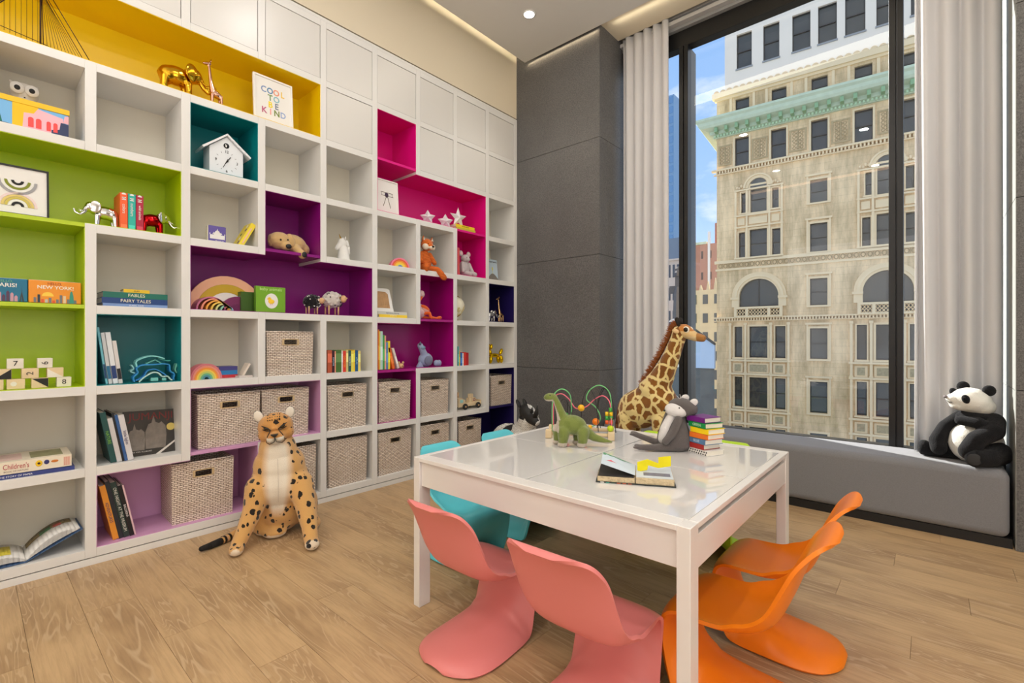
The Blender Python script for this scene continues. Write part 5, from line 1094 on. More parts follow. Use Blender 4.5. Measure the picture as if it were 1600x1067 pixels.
blob(B().chain([((.10, -.02, .26), .055), ((.095, -.09, .21), .052), ((.02, -.13, .16), .050), ((-.015, -.14, .085), .052)]).chain([((.03, -.09, .255), .035), ((-.05, -.06, .258), .03)]), 'arm', PB, pa, .007, 5)
blob(B().chain([((.0, .05, .055), .06), ((-.13, .03, .045), .050), ((-.21, .02, .045), .046)]).ell((-.222, .015, .052), (.036, .045, .052)), 'leg', PB, pa, .007, 5)
blob(B().chain([((.11, -.02, .07), .075), ((.075, -.12, .055), .056), ((.02, -.165, .052), .052)]).ell((.012, -.178, .052), (.050, .034, .054)), 'leg', PB, pa, .007, 5)
B().ell((.005, -.208, .050), (.034, .008, .036), n=16).build('paw_pad', M((.03, .03, .032), .8), pa, True)

# ------------------------------------------------------------ things on the table
TZ = ZT2 + .0005
# dinosaur
DG, DB_ = S(122, 134, 66), S(196, 184, 168)
di = thing('dinosaur_plush', 'green long-necked dinosaur plush standing on the white table', 'stuffed toy', (-1.365, 1.940, TZ), R(35))
DM = colmat(.95, .5, 280, .4)
def dcol(v):
    x, y, z = v
    if z < .022: return DB_
    xc = -.008 if z < .125 else -.008 - (z - .125) * .36
    if .07 < z < .232 and x < xc - (.014 if z < .13 else .004): return DB_
    return mix(DG, S(104, 118, 50), .5 * (math.sin(x * 90) * math.sin(z * 70) > .3))
b = B().ell((.045, .03, .105), (.072, .048, .050), rot=(0, R(8), 0)).ell((.0, .03, .10), (.038, .038, .048))
b.chain([((.0, .028, .125), .032), ((-.015, .025, .17), .022), ((-.032, .022, .215), .017), ((-.050, .02, .245), .017)]).ell((-.068, .016, .243), (.032, .021, .021), rot=(0, R(-8), 0))
for x, y_ in ((.0, .0), (-.025, .055), (.095, .0), (.075, .06)): b.chain([((x, y_ + .0, .075), .032), ((x - .002, y_, .018), .022)])
for x, y_ in ((-.012, -.002), (-.037, .053), (.083, -.002), (.063, .058)): b.ell((x, y_, .012), (.020, .018, .012))
b.chain([((.10, .03, .08), .03), ((.15, .03, .045), .020), ((.21, .03, .026), .012), ((.235, .03, .022), .008)])
blob(b, 'body', DM, di, .0045, 5, dcol)
for sy in (.0015, .033): B().ell((-.066, sy, .251), (.006, .004, .006), n=10).build('eye', EYE, di, True)
# bead maze
bm = thing('bead_maze', 'wooden bead maze with curly green, pink and black wires', 'toy', (-1.335, 2.20, TZ), R(30))
for x in (.06, -.27): B().box(x, x + .034, -.02, .014, 0, .045).box(x, x + .034, .13, .164, 0, .045).build('foot', PALEW, bm, bevel=.003)
for y_ in (-.003, .147): B().tube([(-.25, y_, .025), (.075, y_, .025)], .0095, 10).build('rod', PALEW, bm, True)
def wire(pts, c, nm='wire', r_=.0032): B().tube(cm(pts, 7), r_, 6).build(nm, M(c, .4), bm, True)
WG, WP, WK = S(110, 190, 120), S(230, 110, 130), S(30, 30, 32)
wire([(-.235, .0, .035), (-.235, .0, .17), (-.225, .01, .235), (-.185, .02, .262), (-.145, .03, .235), (-.135, .04, .17), (-.135, .05, .075), (-.09, .055, .05)], WG)
wire([(-.09, .055, .05), (-.02, .06, .06), (.02, .06, .10), (-.005, .07, .16), (-.055, .08, .20), (-.04, .08, .25), (.01, .08, .28), (.06, .07, .255), (.077, .05, .19), (.077, .02, .045)], WG)
wire([(-.245, .14, .04), (-.24, .14, .19), (-.20, .12, .225), (-.155, .10, .20), (-.115, .09, .15), (-.06, .08, .16), (-.01, .07, .205), (.035, .06, .225), (.07, .04, .19), (.077, .0, .10), (.077, .0, .045)], WP)
for x, hgt in ((-.225, .20), (-.09, .262), (.0, .262)):
    wire([(x, .147, .035), (x + .01, .13, hgt * .7), (x + .045, .09, hgt), (x + .085, .05, hgt * .75), (x + .10, .0, .04)], WK, r_=.0022)
wire([(.02, .147, .035), (.0, .13, .15), (.03, .09, .262), (.065, .06, .22), (.075, -.003, .045)], WK, r_=.0022)
wire([(-.17, .147, .035), (-.165, .14, .12), (-.16, .12, .18), (-.14, .08, .1), (-.13, -.003, .035)], WK, r_=.0022)
def bead(x, y_, z, r_, c, box=0):
    m = M(S(*c), .35)
    if box: B().box(x - r_, x + r_, y_ - r_, y_ + r_, z - r_, z + r_).build('bead', m, bm, bevel=.002)
    else: B().ell((x, y_, z), r_, n=18).build('bead', m, bm, True)
bead(-.085, .085, .153, .019, (240, 180, 20)); bead(-.172, .10, .105, .018, (70, 160, 60)); bead(-.125, .05, .095, .017, (70, 160, 60)); bead(-.155, .06, .075, .016, (236, 216, 20)); bead(-.105, .02, .065, .017, (60, 150, 60)); bead(-.13, .03, .068, .014, (220, 210, 30))
bead(-.065, .01, .052, .015, (240, 110, 20), 1); bead(-.035, .03, .06, .012, (246, 190, 20)); bead(-.005, .055, .085, .019, (244, 130, 20)); bead(.072, -.003, .045 + .016, .017, (190, 214, 20)); bead(-.2, .02, .06, .012, (230, 80, 40)); bead(-.15, -.003, .028, .012, (230, 90, 60))
for i, c in enumerate(((230, 90, 40), (60, 160, 60), (236, 190, 20), (60, 160, 60))):
    z0 = .082 + i * .022
    for dx in ((-.011, .011) if i < 3 else (.008,)): B().lathe([(.009, 0), (.009, .02)], (.077 + dx - .012, .012, z0), n=14).build('bead', M(S(*c), .35), bm, True)
# grey plush with white face
SQ = M(S(106, 98, 96), .95, 0, .15, .9, 420, sheen=.3, var=.3, vscale=200); SWh = plush(S(226, 222, 220))
sq = thing('squirrel_plush', 'dark grey plush with a white face and belly sitting on the table', 'stuffed toy', (-.925, 2.205, TZ), R(22.8))
blob(B().lathe([(.062, 0), (.082, .02), (.078, .07), (.058, .13), (.036, .19), (.03, .21)], (.010, .055, 0), n=24), 'body', SQ, sq, .005, 6)
blob(B().chain([((-.036, .018, .055), .030), ((-.026, .02, .10), .030), ((-.005, .025, .15), .025), ((.010, .028, .185), .02)]), 'belly', SWh, sq, .005, 5)
blob(B().ell((.050, .045, .205), (.070, .050, .044), rot=(0, R(12), 0)), 'head', SQ, sq, .005, 5)
blob(B().ell((.018, .022, .192), (.054, .040, .034), rot=(0, R(10), 0)), 'face', SWh, sq, .0045, 5)
B().ell((.032, -.012, .208), .0035, n=8).build('eye', EYE, sq); B().ell((-.035, .01, .190), (.006, .006, .005), n=8).build('nose', NOS, sq)
for x in (.098, .06): B().ell((x, .03 if x > .08 else .075, .232 if x > .08 else .246), (.020, .008, .017), n=14, rot=(0, R(-30), 0)).build('ear', SWh, sq, True)
B().tube([(.035, .03, .245), (.02, .03, .262)], .0012, 4).tube([(.04, .03, .245), (.035, .03, .268)], .0012, 4).build('tuft', SWh, sq)
blob(B().chain([((.028, -.005, .15), .020), ((.005, -.02, .09), .019), ((-.03, -.035, .05), .017)]), 'arm', SQ, sq, .0045, 4)
for (a_, c_, d_) in (((.0, .03, .03), (-.08, .05, .030), (-.175, .055, .060)), ((.0, .0, .022), (-.08, -.03, .018), (-.15, -.045, .018))):
    blob(B().chain([(a_, .024), (c_, .016), (d_, .013)]).ell((d_[0] - .008, d_[1] - .008, d_[2]), (.020, .008, .008)).ell((d_[0] - .006, d_[1] + .008, d_[2] + .006), (.018, .008, .008)).ell((d_[0] + .004, d_[1], d_[2] - .002), (.018, .016, .010)), 'leg', SQ, sq, .004, 3)
# stack of little board books
sx0, sy0 = -.765, 2.205
bd = math.atan2(-.40, .92) + R(-2)
gbk = 'stack of small colour board books'
SB = [('DOTS', (236, 232, 226), 'black and white dotted board book at the very bottom of the little stack', (0, 0, 0), 0), ('RED', (170, 44, 40), 'dark red board book, second from the bottom of the little stack', (206, 120, 110), -.012), ('BLUE', (92, 128, 168), 'dusty blue board book below the orange one in the little stack', (190, 206, 226), .0), ('ORANGE', (238, 120, 40), 'orange board book in the middle of the little stack', (250, 190, 140), .012), ('YELLOW', (248, 210, 20), 'yellow board book between green and orange ones', (250, 236, 150), .016), ('GREEN', (20, 140, 70), 'green board book with its title GREEN facing out', (190, 226, 190), .002), ('PURPLE', (110, 24, 124), 'purple board book on top of the little stack', (150, 90, 170), -.006)]
ct = (math.cos(bd), math.sin(bd))
for i, (tx_, c, lab, tc_, off) in enumerate(SB):
    w_ = .125 if i == 0 else .108
    cx = sx0 - ct[0] * (.060 - off) ; cy = sy0 - ct[1] * (.060 - off)
    o = flat(lab, cx, cy, TZ + i * .0246, w_, .105, .0235, S(*c), bd + R((0, 2, -2, 3, 1, -2, 2)[i]), txt=tx_ if i in (2, 5) else None, tcol=S(*tc_), ts=.017, group=gbk)
    if i == 0:
        for q in range(9):
            for w2 in (0, 1): B().lathe([(.0038, 0), (.0038, .0007)], n=8).build('printed_dot', BLACK, o, loc=(-.054 + q * .0135 + w2 * .006, -.0006, .006 + .011 * w2), rot=(R(90), 0, 0))
# pop-up book
pu = thing('pop_up_book', 'open pop-up book with a raised yellow shape on the table', 'book', (-.812, 1.606, TZ), R(27))
B().box(-.142, .142, -.004, .178, 0, .004).build('cover', M(S(46, 52, 50), .4), pu, bevel=.001)
for s_ in (-1, 1): B().box(*sorted((s_ * .0015, s_ * .136)), .0, .172, .004, .024 + .002 * s_).build('page_block', M(S(206, 186, 150), .8, bump=.8, bscale=90, var=.2, vscale=80), pu, bevel=.001)
B().box(-.134, -.004, .004, .168, .0225, .0245).build('page', M(S(44, 42, 42), .5), pu); B().box(.004, .134, .004, .168, .0265, .028).build('page', M(S(206, 216, 226), .5), pu)
B().add([(0, .02, .028), (-.125, .03, .062), (-.125, .155, .075), (0, .16, .030), (0, .02, .030), (-.125, .03, .064), (-.125, .155, .077), (0, .16, .032)], [(3, 2, 1, 0), (4, 5, 6, 7), (0, 1, 5, 4), (1, 2, 6, 5), (2, 3, 7, 6), (3, 0, 4, 7)]).build('flap', M(S(206, 220, 230), .5), pu)
fq = lambda x, y: (x, y, .0328 + (-x / .125) * (.034 + .011 * (y - .02) / .135))
B().add([fq(-.01, .154), fq(-.05, .140), fq(-.08, .146), fq(-.122, .128), fq(-.124, .153)], [(0, 4, 3, 2, 1)]).build('printed_hill', M(S(90, 150, 110), .6), pu)
B().add([fq(-.045, .09), fq(-.06, .075), fq(-.085, .078), fq(-.108, .07), (fq(-.09, .095)), fq(-.07, .108), fq(-.05, .104)], [(6, 5, 4, 3, 2, 1, 0)][:1]).build('printed_shape', M(S(226, 90, 110), .6), pu)
Y_ = M(S(236, 222, 0), .5)
zz = [(0.008, .030), (.008, .062), (.045, .075), (.085, .062), (.085, .085), (.130, .092), (.130, .054), (.085, .044), (.048, .052), (.045, .034), (.02, .028)]
B().prism([(zz[0]), zz[10], zz[9], zz[8], zz[7], zz[6], zz[5], zz[4], zz[3], zz[2], zz[1]], .085, .0875).build('pop_up_shape', Y_, pu)
B().box(.03, .125, .03, .07, .0282, .0288).build('photo', M(S(120, 120, 140), .5, var=.5, vscale=40), pu)
for i in range(6): B().box(-.125 + i * .02, -.112 + i * .02, -.0046, -.004, .0004, .0036).build('cover_print', M(S(*random.choice([(180, 90, 60), (60, 150, 130), (220, 220, 210), (60, 90, 70)])), .5), pu)

# ------------------------------------------------------------ newspaper rhino behind the table
def newsprint():
    m, t, p = newmat(); q = N(t, 'ShaderNodeTexCoord'); v = N(t, 'ShaderNodeTexVoronoi', i_Scale=11.0); t.links.new(q.outputs['Object'], v.inputs['Vector'])
    br = N(t, 'ShaderNodeTexBrick', i_Scale=1.0); mp = N(t, 'ShaderNodeMapping'); mp.inputs['Rotation'].default_value = (R(90), R(20), 0); t.links.new(q.outputs['Object'], mp.inputs[0]); t.links.new(mp.outputs[0], br.inputs['Vector'])
    br.inputs['Brick Width'].default_value = .018; br.inputs['Row Height'].default_value = .010; br.inputs['Mortar Size'].default_value = .0028
    br.inputs['Color1'].default_value = (.05, .05, .05, 1); br.inputs['Color2'].default_value = (.5, .5, .48, 1); br.inputs['Mortar'].default_value = (.85, .84, .80, 1)
    sc = N(t, 'ShaderNodeSeparateColor'); t.links.new(v.outputs['Color'], sc.inputs[0]); gt_ = N(t, 'ShaderNodeMath', operation='GREATER_THAN'); gt_.inputs[1].default_value = .62; t.links.new(sc.outputs[0], gt_.inputs[0])
    mxx = N(t, 'ShaderNodeMix', data_type='RGBA'); t.links.new(gt_.outputs[0], mxx.inputs[0]); t.links.new(br.outputs['Color'], mxx.inputs[6]); mxx.inputs[7].default_value = (.012, .012, .012, 1)
    t.links.new(mxx.outputs[2], p.inputs['Base Color']); p.inputs['Roughness'].default_value = .6; return m
NP = newsprint()
rh = thing('rhino_sculpture', 'black and white newspaper-covered rhino figure behind the table, by the dark pier', 'sculpture', (-2.98, 3.45, 0))
b = B().ell((-.06, 0, .26), (.22, .13, .14)).ell((.10, 0, .30), (.13, .12, .15))
for x, y_ in ((-.17, -.07), (-.17, .07), (.09, -.07), (.09, .07)): b.chain([((x, y_, .22), .06), ((x, y_, .03), .045)])
b.chain([((.12, 0, .36), .10), ((.17, -.03, .46), .085)]); blob(b, 'body', NP, rh, .012, 4)
b = B().ell((.18, -.04, .53), (.095, .07, .075), rot=(0, R(35), 0)).chain([((.20, -.05, .50), .06), ((.30, -.08, .47), .045)]); blob(b, 'head', NP, rh, .009, 4)
for sy in (-.085, .01): B().ell((.105, sy, .61), (.016, .022, .045), n=12, rot=(0, R(-30), 0)).build('ear', NP, rh, True)
B().tube([(.30, -.08, .50), (.32, -.085, .56), (.335, -.09, .62)], [.03, .018, .003], 10).build('horn', NP, rh, True); B().tube([(.25, -.065, .54), (.255, -.07, .59)], [.02, .003], 10).build('horn', NP, rh, True)
# ------------------------------------------------------------ outside: the block across the street
def facade_stone():
    m, t, p = newmat(); q = N(t, 'ShaderNodeTexCoord'); mp = N(t, 'ShaderNodeMapping'); mp.inputs['Scale'].default_value = (1.6, 1.6, .35); t.links.new(q.outputs['Object'], mp.inputs[0])
    n = N(t, 'ShaderNodeTexNoise', i_Scale=.8, i_Detail=9.0, i_Roughness=.68); t.links.new(mp.outputs[0], n.inputs['Vector']); r = N(t, 'ShaderNodeValToRGB'); t.links.new(n.outputs[0], r.inputs[0])
    r.color_ramp.elements[0].position = .3; r.color_ramp.elements[0].color = (*S(172, 146, 104), 1); r.color_ramp.elements[1].position = .6; r.color_ramp.elements[1].color = (*S(248, 216, 170), 1)
    cb = N(t, 'ShaderNodeMapping'); cb.inputs['Rotation'].default_value = (R(90), 0, 0); t.links.new(q.outputs['Object'], cb.inputs[0]); br = N(t, 'ShaderNodeTexBrick', i_Scale=1.0); t.links.new(cb.outputs[0], br.inputs['Vector'])
    br.inputs['Brick Width'].default_value = 1.1; br.inputs['Row Height'].default_value = .42; br.inputs['Mortar Size'].default_value = .012; br.inputs['Color1'].default_value = (1, 1, 1, 1); br.inputs['Color2'].default_value = (.93, .92, .90, 1); br.inputs['Mortar'].default_value = (.72, .69, .64, 1)
    mu = N(t, 'ShaderNodeMix', data_type='RGBA', blend_type='MULTIPLY'); mu.inputs[0].default_value = .6; t.links.new(r.outputs[0], mu.inputs[6]); t.links.new(br.outputs['Color'], mu.inputs[7]); t.links.new(mu.outputs[2], p.inputs['Base Color'])
    p.inputs['Roughness'].default_value = .9; return m
LS = facade_stone(); LS2 = M(S(238, 212, 170), .85, var=.1, vscale=1.2); LSD = M(S(184, 160, 120), .9, var=.25, vscale=5)
COPPER = M(S(198, 210, 182), .6, var=.15, vscale=3); GRAYW = M(S(240, 226, 208), .85, var=.05, vscale=.4); DKF = M(S(50, 46, 42), .5); WGL = M(S(70, 70, 66), .15, .0, .6, var=.45, vscale=.9)
ap = thing('apartment_building', 'ornate cream stone apartment block with a green copper cornice across the street', 'building', (-10.803, 33.096, 0), math.atan2(.08997, .99594))
UM = 17.6; DEPTH = 14
# holes: (u0,u1,z0,z1)
BAY = 3.25
A_ = [2.50 + 6.5 * i for i in range(3)]; Sg = [5.75 + 6.5 * i for i in range(2)]
wins = []
for c in A_:
    for z0, z1 in ((-6.4, -4.38), (-3.12, -1.19), (.08, 2.07), (6.5, 8.3)):
        s_ = .82 if z0 > 5 else 1
        wins += [(c - 1.40 * s_, c - .93 * s_, z0, z1 - (.1 if z0 > 5 else 0)), (c - .52 * (.95 if z0 > 5 else 1), c + .52 * (.95 if z0 > 5 else 1), z0, z1), (c + .95 * s_, c + 1.52 * s_, z0, z1 - (.1 if z0 > 5 else 0))]
    wins += [(c - 1.0, c - .62, 9.45, 10.75), (c - .46, c + .48, 9.40, 11.1), (c + .78, c + 1.15, 9.5, 10.75)]
for c in Sg: wins += [(c - .44, c + .44, z0, z1) for z0, z1 in ((-6.4, -4.4), (-3.17, -1.3), (.07, 1.9), (3.3, 4.9), (6.52, 8.2), (9.47, 10.83))]
arches = [(c - 1.12, c + 1.14, 3.33, 3.95) for c in A_]
topw = [(u, u + .84, 12.58, 14.4) for u in (1.12, 3.22, 5.36, 7.5, 9.66, 11.8, 14.0, 16.1)]
att = [(u, u + .82, 15.8, 16.95) for u in (1.15, 3.25, 5.38, 7.5, 9.66, 11.8, 14.0, 16.1)]
holes = wins + topw + att + [(a0, a1, z0, 5.12) for a0, a1, z0, z1 in arches]
def wall_holes(b, u0, u1, z0, z1, holes, th=.35, m=0):
    us = sorted({u0, u1, *[h for q in holes for h in q[:2]]}); zs = sorted({z0, z1, *[h for q in holes for h in q[2:]]})
    us = [u for u in us if u0 <= u <= u1]; zs = [z for z in zs if z0 <= z <= z1]
    for j in range(len(zs) - 1):
        zc = (zs[j] + zs[j + 1]) / 2; i = 0
        while i < len(us) - 1:
            uc = (us[i] + us[i + 1]) / 2
            if any(q[0] < uc < q[1] and q[2] < zc < q[3] for q in holes): i += 1; continue
            k0 = i
            while i < len(us) - 1 and not any(q[0] < (us[i] + us[i + 1]) / 2 < q[1] and q[2] < zc < q[3] for q in holes): i += 1
            b.box(us[k0], us[i], 0, th, zs[j], zs[j + 1], m)
b = B(); wall_holes(b, 0, UM, -14, 17.6, holes); b.box(0, UM, .35, DEPTH, -14, 17.6)
# spandrels above the big arches
for a0, a1, z0, z1 in arches:
    c = (a0 + a1) / 2; r_ = (a1 - a0) / 2; n = 12
    A = [(c + r_ * math.cos(PI * i / n), 3.98 + r_ * 1.02 * math.sin(PI * i / n)) for i in range(n + 1)]
    for i in range(n): b.prism([(A[i][0], A[i][1]), (A[i][0], 5.16), (A[i + 1][0], 5.16), (A[i + 1][0], A[i + 1][1])], 0, .3)
b.build('wall', LS, ap)
def window(u0, u1, z0, z1, sash=True, glass=None):
    f = B().box(u0, u0 + .05, .16, .24, z0, z1).box(u1 - .05, u1, .16, .24, z0, z1).box(u0 + .05, u1 - .05, .16, .24, z0, z0 + .07).box(u0 + .05, u1 - .05, .16, .24, z1 - .06, z1)
    if sash: f.box(u0 + .05, u1 - .05, .14, .22, (z0 + z1) / 2 - .03, (z0 + z1) / 2 + .03)
    o = f.build('window', DKF, ap)
    B().box(u0 + .04, u1 - .04, .22, .25, z0 + .05, z1 - .04).build('pane', glass or WGL, o)
for q in wins + topw + att: window(*q)
for a0, a1, z0, z1 in arches:
    c = (a0 + a1) / 2; r_ = (a1 - a0) / 2; o = B().box(a0, a1, .18, .24, 3.33, 3.42).box(c - .03, c + .03, .18, .24, 3.4, 5.1).build('window', DKF, ap)
    B().prism([(a0, 3.33), (a1, 3.33), (a1, 3.98)] + [(c + r_ * math.cos(PI * i / 14), 3.98 + r_ * 1.02 * math.sin(PI * i / 14)) for i in range(15)], .22, .26).build('pane', WGL, o)
    b = B(); n = 18
    for k_, (ra, rb, pr) in enumerate(((1.0, 1.12, .10), (1.12, 1.26, .16), (1.26, 1.38, .08))):
        for i in range(n):
            t0_, t1_ = PI * i / n, PI * (i + 1) / n
            b.prism([(c + r_ * ra * math.cos(t0_), 3.98 + r_ * ra * math.sin(t0_)), (c + r_ * rb * math.cos(t0_), 3.98 + r_ * rb * math.sin(t0_)), (c + r_ * rb * math.cos(t1_), 3.98 + r_ * rb * math.sin(t1_)), (c + r_ * ra * math.cos(t1_), 3.98 + r_ * ra * math.sin(t1_))], -pr, 0)
    for s_ in (-1, 1): b.box(*sorted((c + s_ * r_, c + s_ * r_ * 1.38)), -.12, 0, 3.33, 3.85).box(*sorted((c + s_ * r_ * .98, c + s_ * r_ * 1.44)), -.2, 0, 3.83, 3.98)
    b.build('arch_surround', LS2, ap)
    # balustrade with round openings
    b = B().box(a0 - .25, a1 + .25, -.35, -.05, 3.20, 3.33).box(a0 - .25, a1 + .25, -.35, -.05, 2.66, 2.76)
    for u in (a0 - .25, a0 + .42, a1 - .58, a1 + .09): b.box(u, u + .16, -.34, -.08, 2.76, 3.20)
    for (ua, ub) in ((a0 - .09, a0 + .42), (a0 + .58, a1 - .58), (a1 - .42, a1 + .09)):
        k_ = max(2, round((ub - ua) / .17))
        for i in range(k_):
            for zz_ in (2.87, 3.09):
                uc = ua + (ub - ua) * (i + .5) / k_; b.tube([(uc + .075 * math.cos(a__), -.2, zz_ + .095 * math.sin(a__)) for a__ in [2 * PI * q_ / 8 for q_ in range(8)]], .024, 4, closed=True)
    b.box(a0 - .09, a1 + .09, -.06, -.04, 2.76, 3.2, 1)
    b.build('balustrade', [LS2, M(S(60, 56, 50), .9)], ap)
# surrounds
b = B()
for q in wins:
    u0, u1, z0, z1 = q; s_ = .12 if u1 - u0 > .7 else .07
    b.box(u0 - s_, u0, -.06, .02, z0 - .02, z1 + s_).box(u1, u1 + s_, -.06, .02, z0 - .02, z1 + s_).box(u0, u1, -.06, .02, z1, z1 + s_).box(u0 - s_ - .05, u1 + s_ + .05, -.12, .02, z0 - .12, z0 - .02)
for c in Sg:
    for z0, z1 in ((-3.17, -1.3), (.07, 1.9), (3.3, 4.9), (6.52, 8.2), (9.47, 10.83)): b.box(c - .62, c - .52, -.10, .02, z0 - .1, z1 + .25).box(c + .52, c + .62, -.10, .02, z0 - .1, z1 + .25).box(c - .68, c + .68, -.14, .02, z1 + .22, z1 + .34)
b.build('window_surround', LS2, ap)
# tripartite bays: pilasters and carved panels
b = B(); pn = B()
for c in A_:
    for u in (-1.72, -.80, .66, 1.62): b.box(c + u, c + u + .13, -.16, 0, -6.5, 2.25).box(c + u - .03, c + u + .16, -.20, 0, 2.15, 2.3).box(c + u - .03, c + u + .16, -.2, 0, -.95, -.85)
    for z in (-.18, -1.05, -3.4, -4.25): b.box(c - 1.78, c + 1.82, -.2, 0, z, z + .12)
    for z0, z1 in ((-.92, -.28), (-4.12, -3.5)):
        for ua, ub in ((-1.5, -.9), (-.6, .6), (.85, 1.5)): b.box(c + ua, c + ub, -.06, 0, z0, z1); pn.box(c + ua + .12, c + ub - .12, -.09, -.05, z0 + .1, z1 - .1)
    for u in (-1.38, -.72, .58, 1.26): b.box(c + u, c + u + .12, -.14, 0, 6.45, 10.95)
    for z in (6.45, 8.45, 9.2, 10.85): b.box(c - 1.4, c + 1.42, -.17, 0, z, z + .10)
    for ua, ub in ((-1.2, -.78), (-.55, .52), (.75, 1.2)): b.box(c + ua, c + ub, -.07, 0, 8.65, 9.1)
    r0 = .56; n = 14
    for ra, rb, pr in ((.56, .74, .14), (.74, .84, .22)):
        for i in range(n):
            t0_, t1_ = PI * i / n, PI * (i + 1) / n
            b.prism([(c + ra * math.cos(t0_), 10.98 + ra * math.sin(t0_)), (c + rb * math.cos(t0_), 10.98 + rb * math.sin(t0_)), (c + rb * math.cos(t1_), 10.98 + rb * math.sin(t1_)), (c + ra * math.cos(t1_), 10.98 + ra * math.sin(t1_))], -pr, 0)
    b.prism([(c + .5 * math.cos(PI * i / 10), 11.0 + .55 * math.sin(PI * i / 10)) for i in range(11)], -.04, -.02, 1)
    for s_ in (-1, 1):
        for k_ in range(4): b.ell((c + s_ * (.85 + .13 * k_), -.08, 11.15 - .04 * k_ + .08 * (k_ % 2)), (.07, .06, .09 + .03 * (k_ == 1)), n=8)
b.build('carved_bay', [LS2, WGL], ap); pn.build('carved_panel', M(S(176, 160, 126), .9, bump=1.0, bscale=9, var=.45, vscale=9), ap)
# belts
def belt(z0, z1, pr, name='belt_course', m=LS2, dent=None, orn=None):
    b = B().box(-pr, UM, -pr, 0, z1 - (z1 - z0) * .3, z1).box(-pr * .6, UM, -pr * .6, 0, z0, z0 + (z1 - z0) * .2)
    if dent:
        u = 0
        while u < UM: b.box(u, u + dent, -pr * .8, 0, z0 + (z1 - z0) * .2, z1 - (z1 - z0) * .3); u += dent * 2
    b.build(name, m, ap)
belt(12.15, 12.5, .28, dent=.09); belt(2.42, 2.70, .26, dent=.08); belt(5.78, 6.45, .12)
b = B(); u = .1
while u < UM - .3:
    b.tube([(u + .12 + .10 * math.cos(q * PI / 4), -.02, 6.10 + .13 * math.sin(q * PI / 4)) for q in range(8)], .026, 4, closed=True).box(u + .26, u + .29, -.05, 0, 5.94, 6.26); u += .32
b.build('ornament_band', LSD, ap)
# lattice grilles between the top windows
for c in (.52, 2.58, 4.68, 6.84, 9.0, 11.1, 13.2, 15.4):
    b = B(); w_ = .36 if c > 1 else .30
    b.box(c - w_ - .1, c - w_, -.05, 0, 12.75, 14.1).box(c + w_, c + w_ + .1, -.05, 0, 12.75, 14.1).box(c - w_, c + w_, -.05, 0, 14.0, 14.1).box(c - w_, c + w_, -.05, 0, 12.75, 12.85)
    for i in range(-1, 2):
        for j in range(-2, 3): b.tube([(c + i * .2 + .08 * math.cos(q * PI / 3), -.02, 13.42 + j * .22 + .09 * math.sin(q * PI / 3)) for q in range(6)], .022, 4, closed=True)
    b.box(c - .03, c + .03, -.045, 0, 12.9, 14.0).build('stone_grille', LSD, ap)
b = B()
for u0, u1, z0, z1 in topw: b.box(u0 - .10, u0, -.07, .02, z0, z1 + .1).box(u1, u1 + .10, -.07, .02, z0, z1 + .1).box(u0, u1, -.07, .02, z1, z1 + .1)
for u0, u1, z0, z1 in att: b.box(u0 - .35, u0 - .2, -.06, .02, 15.7, 17.2).box(u1 + .2, u1 + .35, -.06, .02, 15.7, 17.2)
b.build('pilaster', LS2, ap)
# copper cornice: stepped profile with brackets and dentils
pf = [(0, 14.62), (-.18, 14.62), (-.18, 14.80), (-.35, 14.85), (-.38, 15.05), (-.85, 15.18), (-.95, 15.32), (-1.0, 15.50), (-1.12, 15.62), (-1.12, 15.75), (0, 15.85)]
b = B(); n = len(pf); b.add([(UM, y_, z) for y_, z in pf] + [(y_ if y_ < 0 else 0, y_, z) for y_, z in pf], [tuple(reversed(range(n))), tuple(range(n, 2 * n))] + [(i, i + n, (i + 1) % n + n, (i + 1) % n) for i in range(n)])
b.add([(y_, y_, z) for y_, z in pf] + [(y_, DEPTH, z) for y_, z in pf], [tuple(range(n)), tuple(reversed(range(n, 2 * n)))] + [(i, (i + 1) % n, (i + 1) % n + n, i + n) for i in range(n)])
b.build('cornice', COPPER, ap)
br_ = B().box(-.09, .09, -.78, -.18, 14.84, 15.13).mesh('cornice_bracket', M(S(140, 176, 132), .65)); u = .1
while u < UM:
    o = bpy.data.objects.new('cornice_bracket', br_); COL.objects.link(o); o.parent = ap; o.location = (u, 0, 0); u += .62
b = B(); u = -.1
while u < UM: b.box(u, u + .10, -.30, -.15, 14.66, 14.80); u += .19
b.build('dentil_row', M(S(190, 216, 176), .6), ap)
# parapet
b = B().box(-.25, UM, -.25, .1, 17.25, 17.6).box(-.12, UM, -.12, .1, 17.1, 17.25); u = -.2
b.build('parapet', LS2, ap); b = B()
while u < UM: b.prism([(u + .19 * math.cos(PI * i / 6) + .19, 17.6 + .22 * math.sin(PI * i / 6)) for i in range(7)], -.1, 0); u += .40
b.build('parapet_crest', LSD, ap)
# upper tower set in the same plane line
hol = [(u, u + w_, 18.9 if True else 0, 21.15) for u, w_ in ((1.22, .9), (2.78, .9), (4.38, .95), (5.72, .93), (7.05, .95), (8.5, .95), (10.0, .95), (11.5, .95), (13.1, .95), (14.7, .95))]
hol2 = [(a_, b_, 22.9, 25.1) for a_, b_, _, _ in hol]
b = B(); wall_holes(b, .5, UM, 17.6, 27, hol + hol2); b.box(.5, UM, .35, DEPTH, 17.6, 27); b.build('upper_wall', GRAYW, ap)
for q in hol + hol2: window(*q)
for q in hol: B().box(q[0] - .05, q[1] + .05, -.06, .05, q[2] - .1, q[2]).build('window_sill', M(S(150, 150, 150), .8), ap)
B().lathe([(.09, 0), (.09, .25), (.2, .28), (.2, .36), (.05, .42)], (4.6, .2, 17.6), n=12).build('roof_vent', M(S(120, 105, 90), .6), ap, True)

